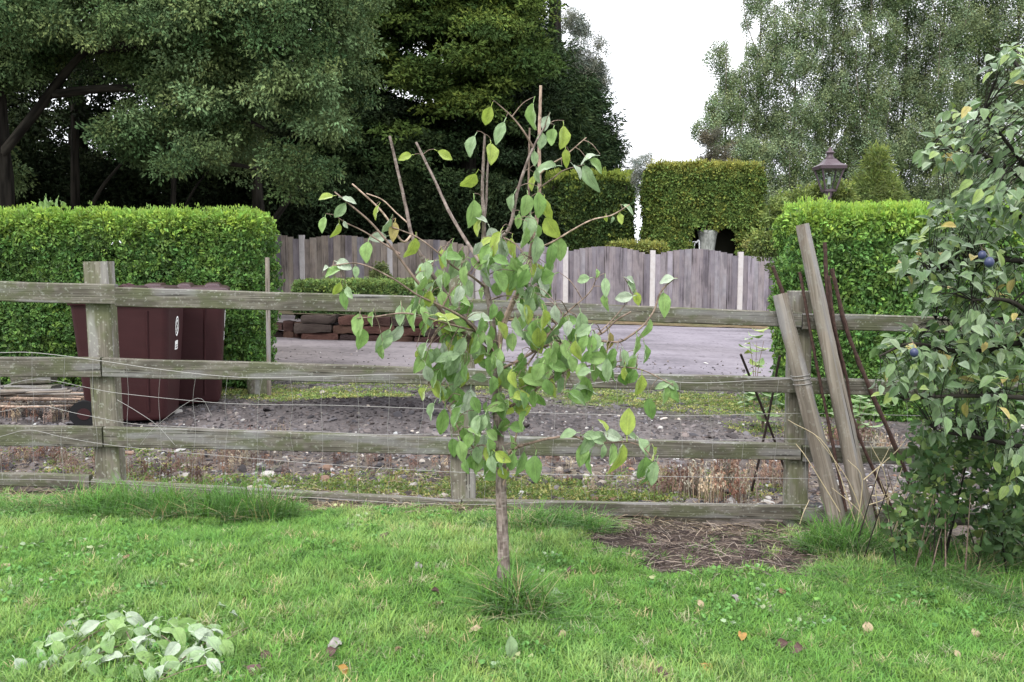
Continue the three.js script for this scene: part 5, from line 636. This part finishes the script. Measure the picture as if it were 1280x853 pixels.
// ---------------------------------------------------------------- cut leafy prunings and fallen leaves on the lawn
{
  const r = rng(321), c = gp(165, 815), t = thing('pruned_twigs', 'pile of cut leafy prunings on the lawn at bottom left', 'prunings', c.toArray());
  const ends = [];
  for (const [x0, y0, x1, y1] of [[60, 850, 130, 800], [200, 862, 265, 815], [250, 838, 310, 800], [100, 840, 235, 795], [180, 850, 150, 790], [230, 830, 185, 800], [280, 840, 200, 868]]) { const a = gp(x0, y0), b = gp(x1, y1); a.y += 0.03; b.y += 0.04; const m = a.clone().lerp(b, 0.5); m.y += 0.008; mesh('twig', limb([a, m, b].map((p) => p.sub(c)), 0.0025, 0.0012, { sides: 6, bump: 0.1 }), M.twig, t); ends.push([x0, y0, x1, y1]); }
  for (let i = 0; i < 125; i++) { const a = r() * 6.28, q = Math.sqrt(r()), px = 165 + Math.cos(a) * q * 120, py = 822 + Math.sin(a) * q * 42, p = gp(px, py), h = 0.026 + 0.075 * r() * (1 - q * 0.6); p.y += h; const o = mesh('leaf', leafVariants[i % 6], M.leaf[[2, 5, 2, 1, 0, 5, 1, 4][Math.floor(r() * 8)]], t), m = leafFrame(V((r() - 0.5) * 2, -0.35 + 0.5 * (r() - 0.5), (r() - 0.3) * 1.5), V((r() - 0.5) * 1.5, 0.8, 0.9 * (r() - 0.2)), r); o.position.copy(p.sub(c)); o.quaternion.setFromRotationMatrix(m); o.scale.setScalar(0.05 + 0.032 * r()); }
  for (const [px, py] of [[290, 785], [305, 800], [275, 775], [95, 850], [60, 848], [20, 845], [260, 845]]) { const p = gp(px, py); p.y += 0.05; const o = mesh('leaf', leafVariants[2], M.leaf[[0, 2, 5][Math.floor(r() * 3)]], t); o.position.copy(p.sub(c)); o.quaternion.setFromRotationMatrix(leafFrame(V(r() - 0.5, -0.3, r() - 0.5), V(0.2, 1, 0.4), r)); o.scale.setScalar(0.06); }
  const fl = [[425, 812, 0.05, 4, 'pale grey upturned fallen leaf between the prunings and tree foot'], [420, 824, 0.04, 1, 'dark fallen leaf under the pale grey upturned one'], [330, 828, 0.055, 1, 'dark red-brown fallen leaf just right of the prunings pile'], [308, 846, 0.05, 1, 'crimson-brown fallen leaf at the bottom edge below the prunings'], [423, 846, 0.035, 3, 'orange fallen leaf at the bottom edge left of the tree foot'], [552, 764, 0.055, 2, 'long straw-coloured fallen leaf left of the tree foot'], [525, 714, 0.045, 4, 'grey curled fallen leaf upslope left of the tree'], [278, 703, 0.045, 1, 'black shrivelled fallen leaf in mid lawn, left half'], [485, 676, 0.045, 1, 'dark curled fallen leaf below the middle rail fence bay'], [420, 685, 0.04, 0, 'small brown fallen leaf on a thin patch of lawn'], [540, 748, 0.04, 1, 'dark fallen leaf above the straw-coloured one'], [500, 822, 0.035, 0, 'little brown fallen leaf nearest below the straw-coloured one'], [1003, 822, 0.06, 1, 'dark crimson crumpled fallen leaf at lower right'], [985, 815, 0.05, 1, 'dark crumpled fallen leaf left of the crimson one'], [1192, 826, 0.035, 2, 'small pale yellow fallen leaf at the lower right corner'], [1219, 798, 0.035, 2, 'small pale yellow fallen leaf in the shade by the bramble'], [928, 803, 0.035, 3, 'orange-tan fallen leaf below the bare patch'], [872, 762, 0.035, 2, 'cream fallen leaf below the bare patch’s left side'], [876, 842, 0.04, 3, 'tan fallen leaf at the bottom edge right of the tree'], [915, 755, 0.035, 4, 'pale fallen leaf close under the bare patch'], [1083, 790, 0.045, 2, 'long beige fallen leaf below the long grass at the stakes'], [973, 745, 0.035, 0, 'brown fallen leaf below the bare patch’s right side'], [806, 772, 0.035, 0, 'brown fallen leaf right of the tree foot'], [714, 718, 0.045, 1, 'dark fallen leaf just right of the trunk, upslope'], [5, 715, 0.05, 2, 'pale fallen leaf at the far left edge of the lawn'], [820, 850, 0.04, 1, 'pinkish-brown fallen leaf at the bottom edge centre'], [162, 704, 0.035, 0, 'small brown fallen leaf on the lawn below the left post'], [600, 796, 0.035, 2, 'white-backed fallen leaf left of the grass tuft'], [700, 752, 0.05, 5, 'pale green fallen leaf right of the trunk base'], [703, 800, 0.035, 2, 'white-backed fallen leaf right of the grass tuft']];
  const dg = [51, 52, 53].map((s) => leafGeo(s, { wide: 0.7, fold: 0.5, curl: 0.7, wave: 0.25, stalk: 0.2 }));
  fl.forEach(([px, py, s, m, label], i) => { const p = gp(px, py); p.y += 0.03; const o = mesh('fallen_leaf', dg[i % 3], m === 5 ? M.leaf[5] : M.dry[m]); tag(o, label, 'fallen leaf', 'fallen leaves on the lawn'); o.position.copy(p); o.quaternion.setFromRotationMatrix(leafFrame(V(r() - 0.5, -0.25 * r(), r() - 0.3), V((r() - 0.5) * 0.6, 1, 0.3), r)); o.scale.setScalar(s * 1.15); });
  const ul = at(638, 805, 2.5), ue = mesh('leaf_upright', leafVariants[1], M.leaf[2]); ue.name = numbered('fallen_leaf'); ul.y = lawnH(ul.x, ul.z) + 0.085; tag(ue, 'large fresh green leaf standing tip-down in the tuft at tree foot', 'fallen leaf', 'fallen leaves on the lawn'); ue.position.copy(ul); ue.scale.setScalar(0.075); ue.rotation.set(-0.3, 0.2, 0.1);
}
renderer.render(scene, camera);
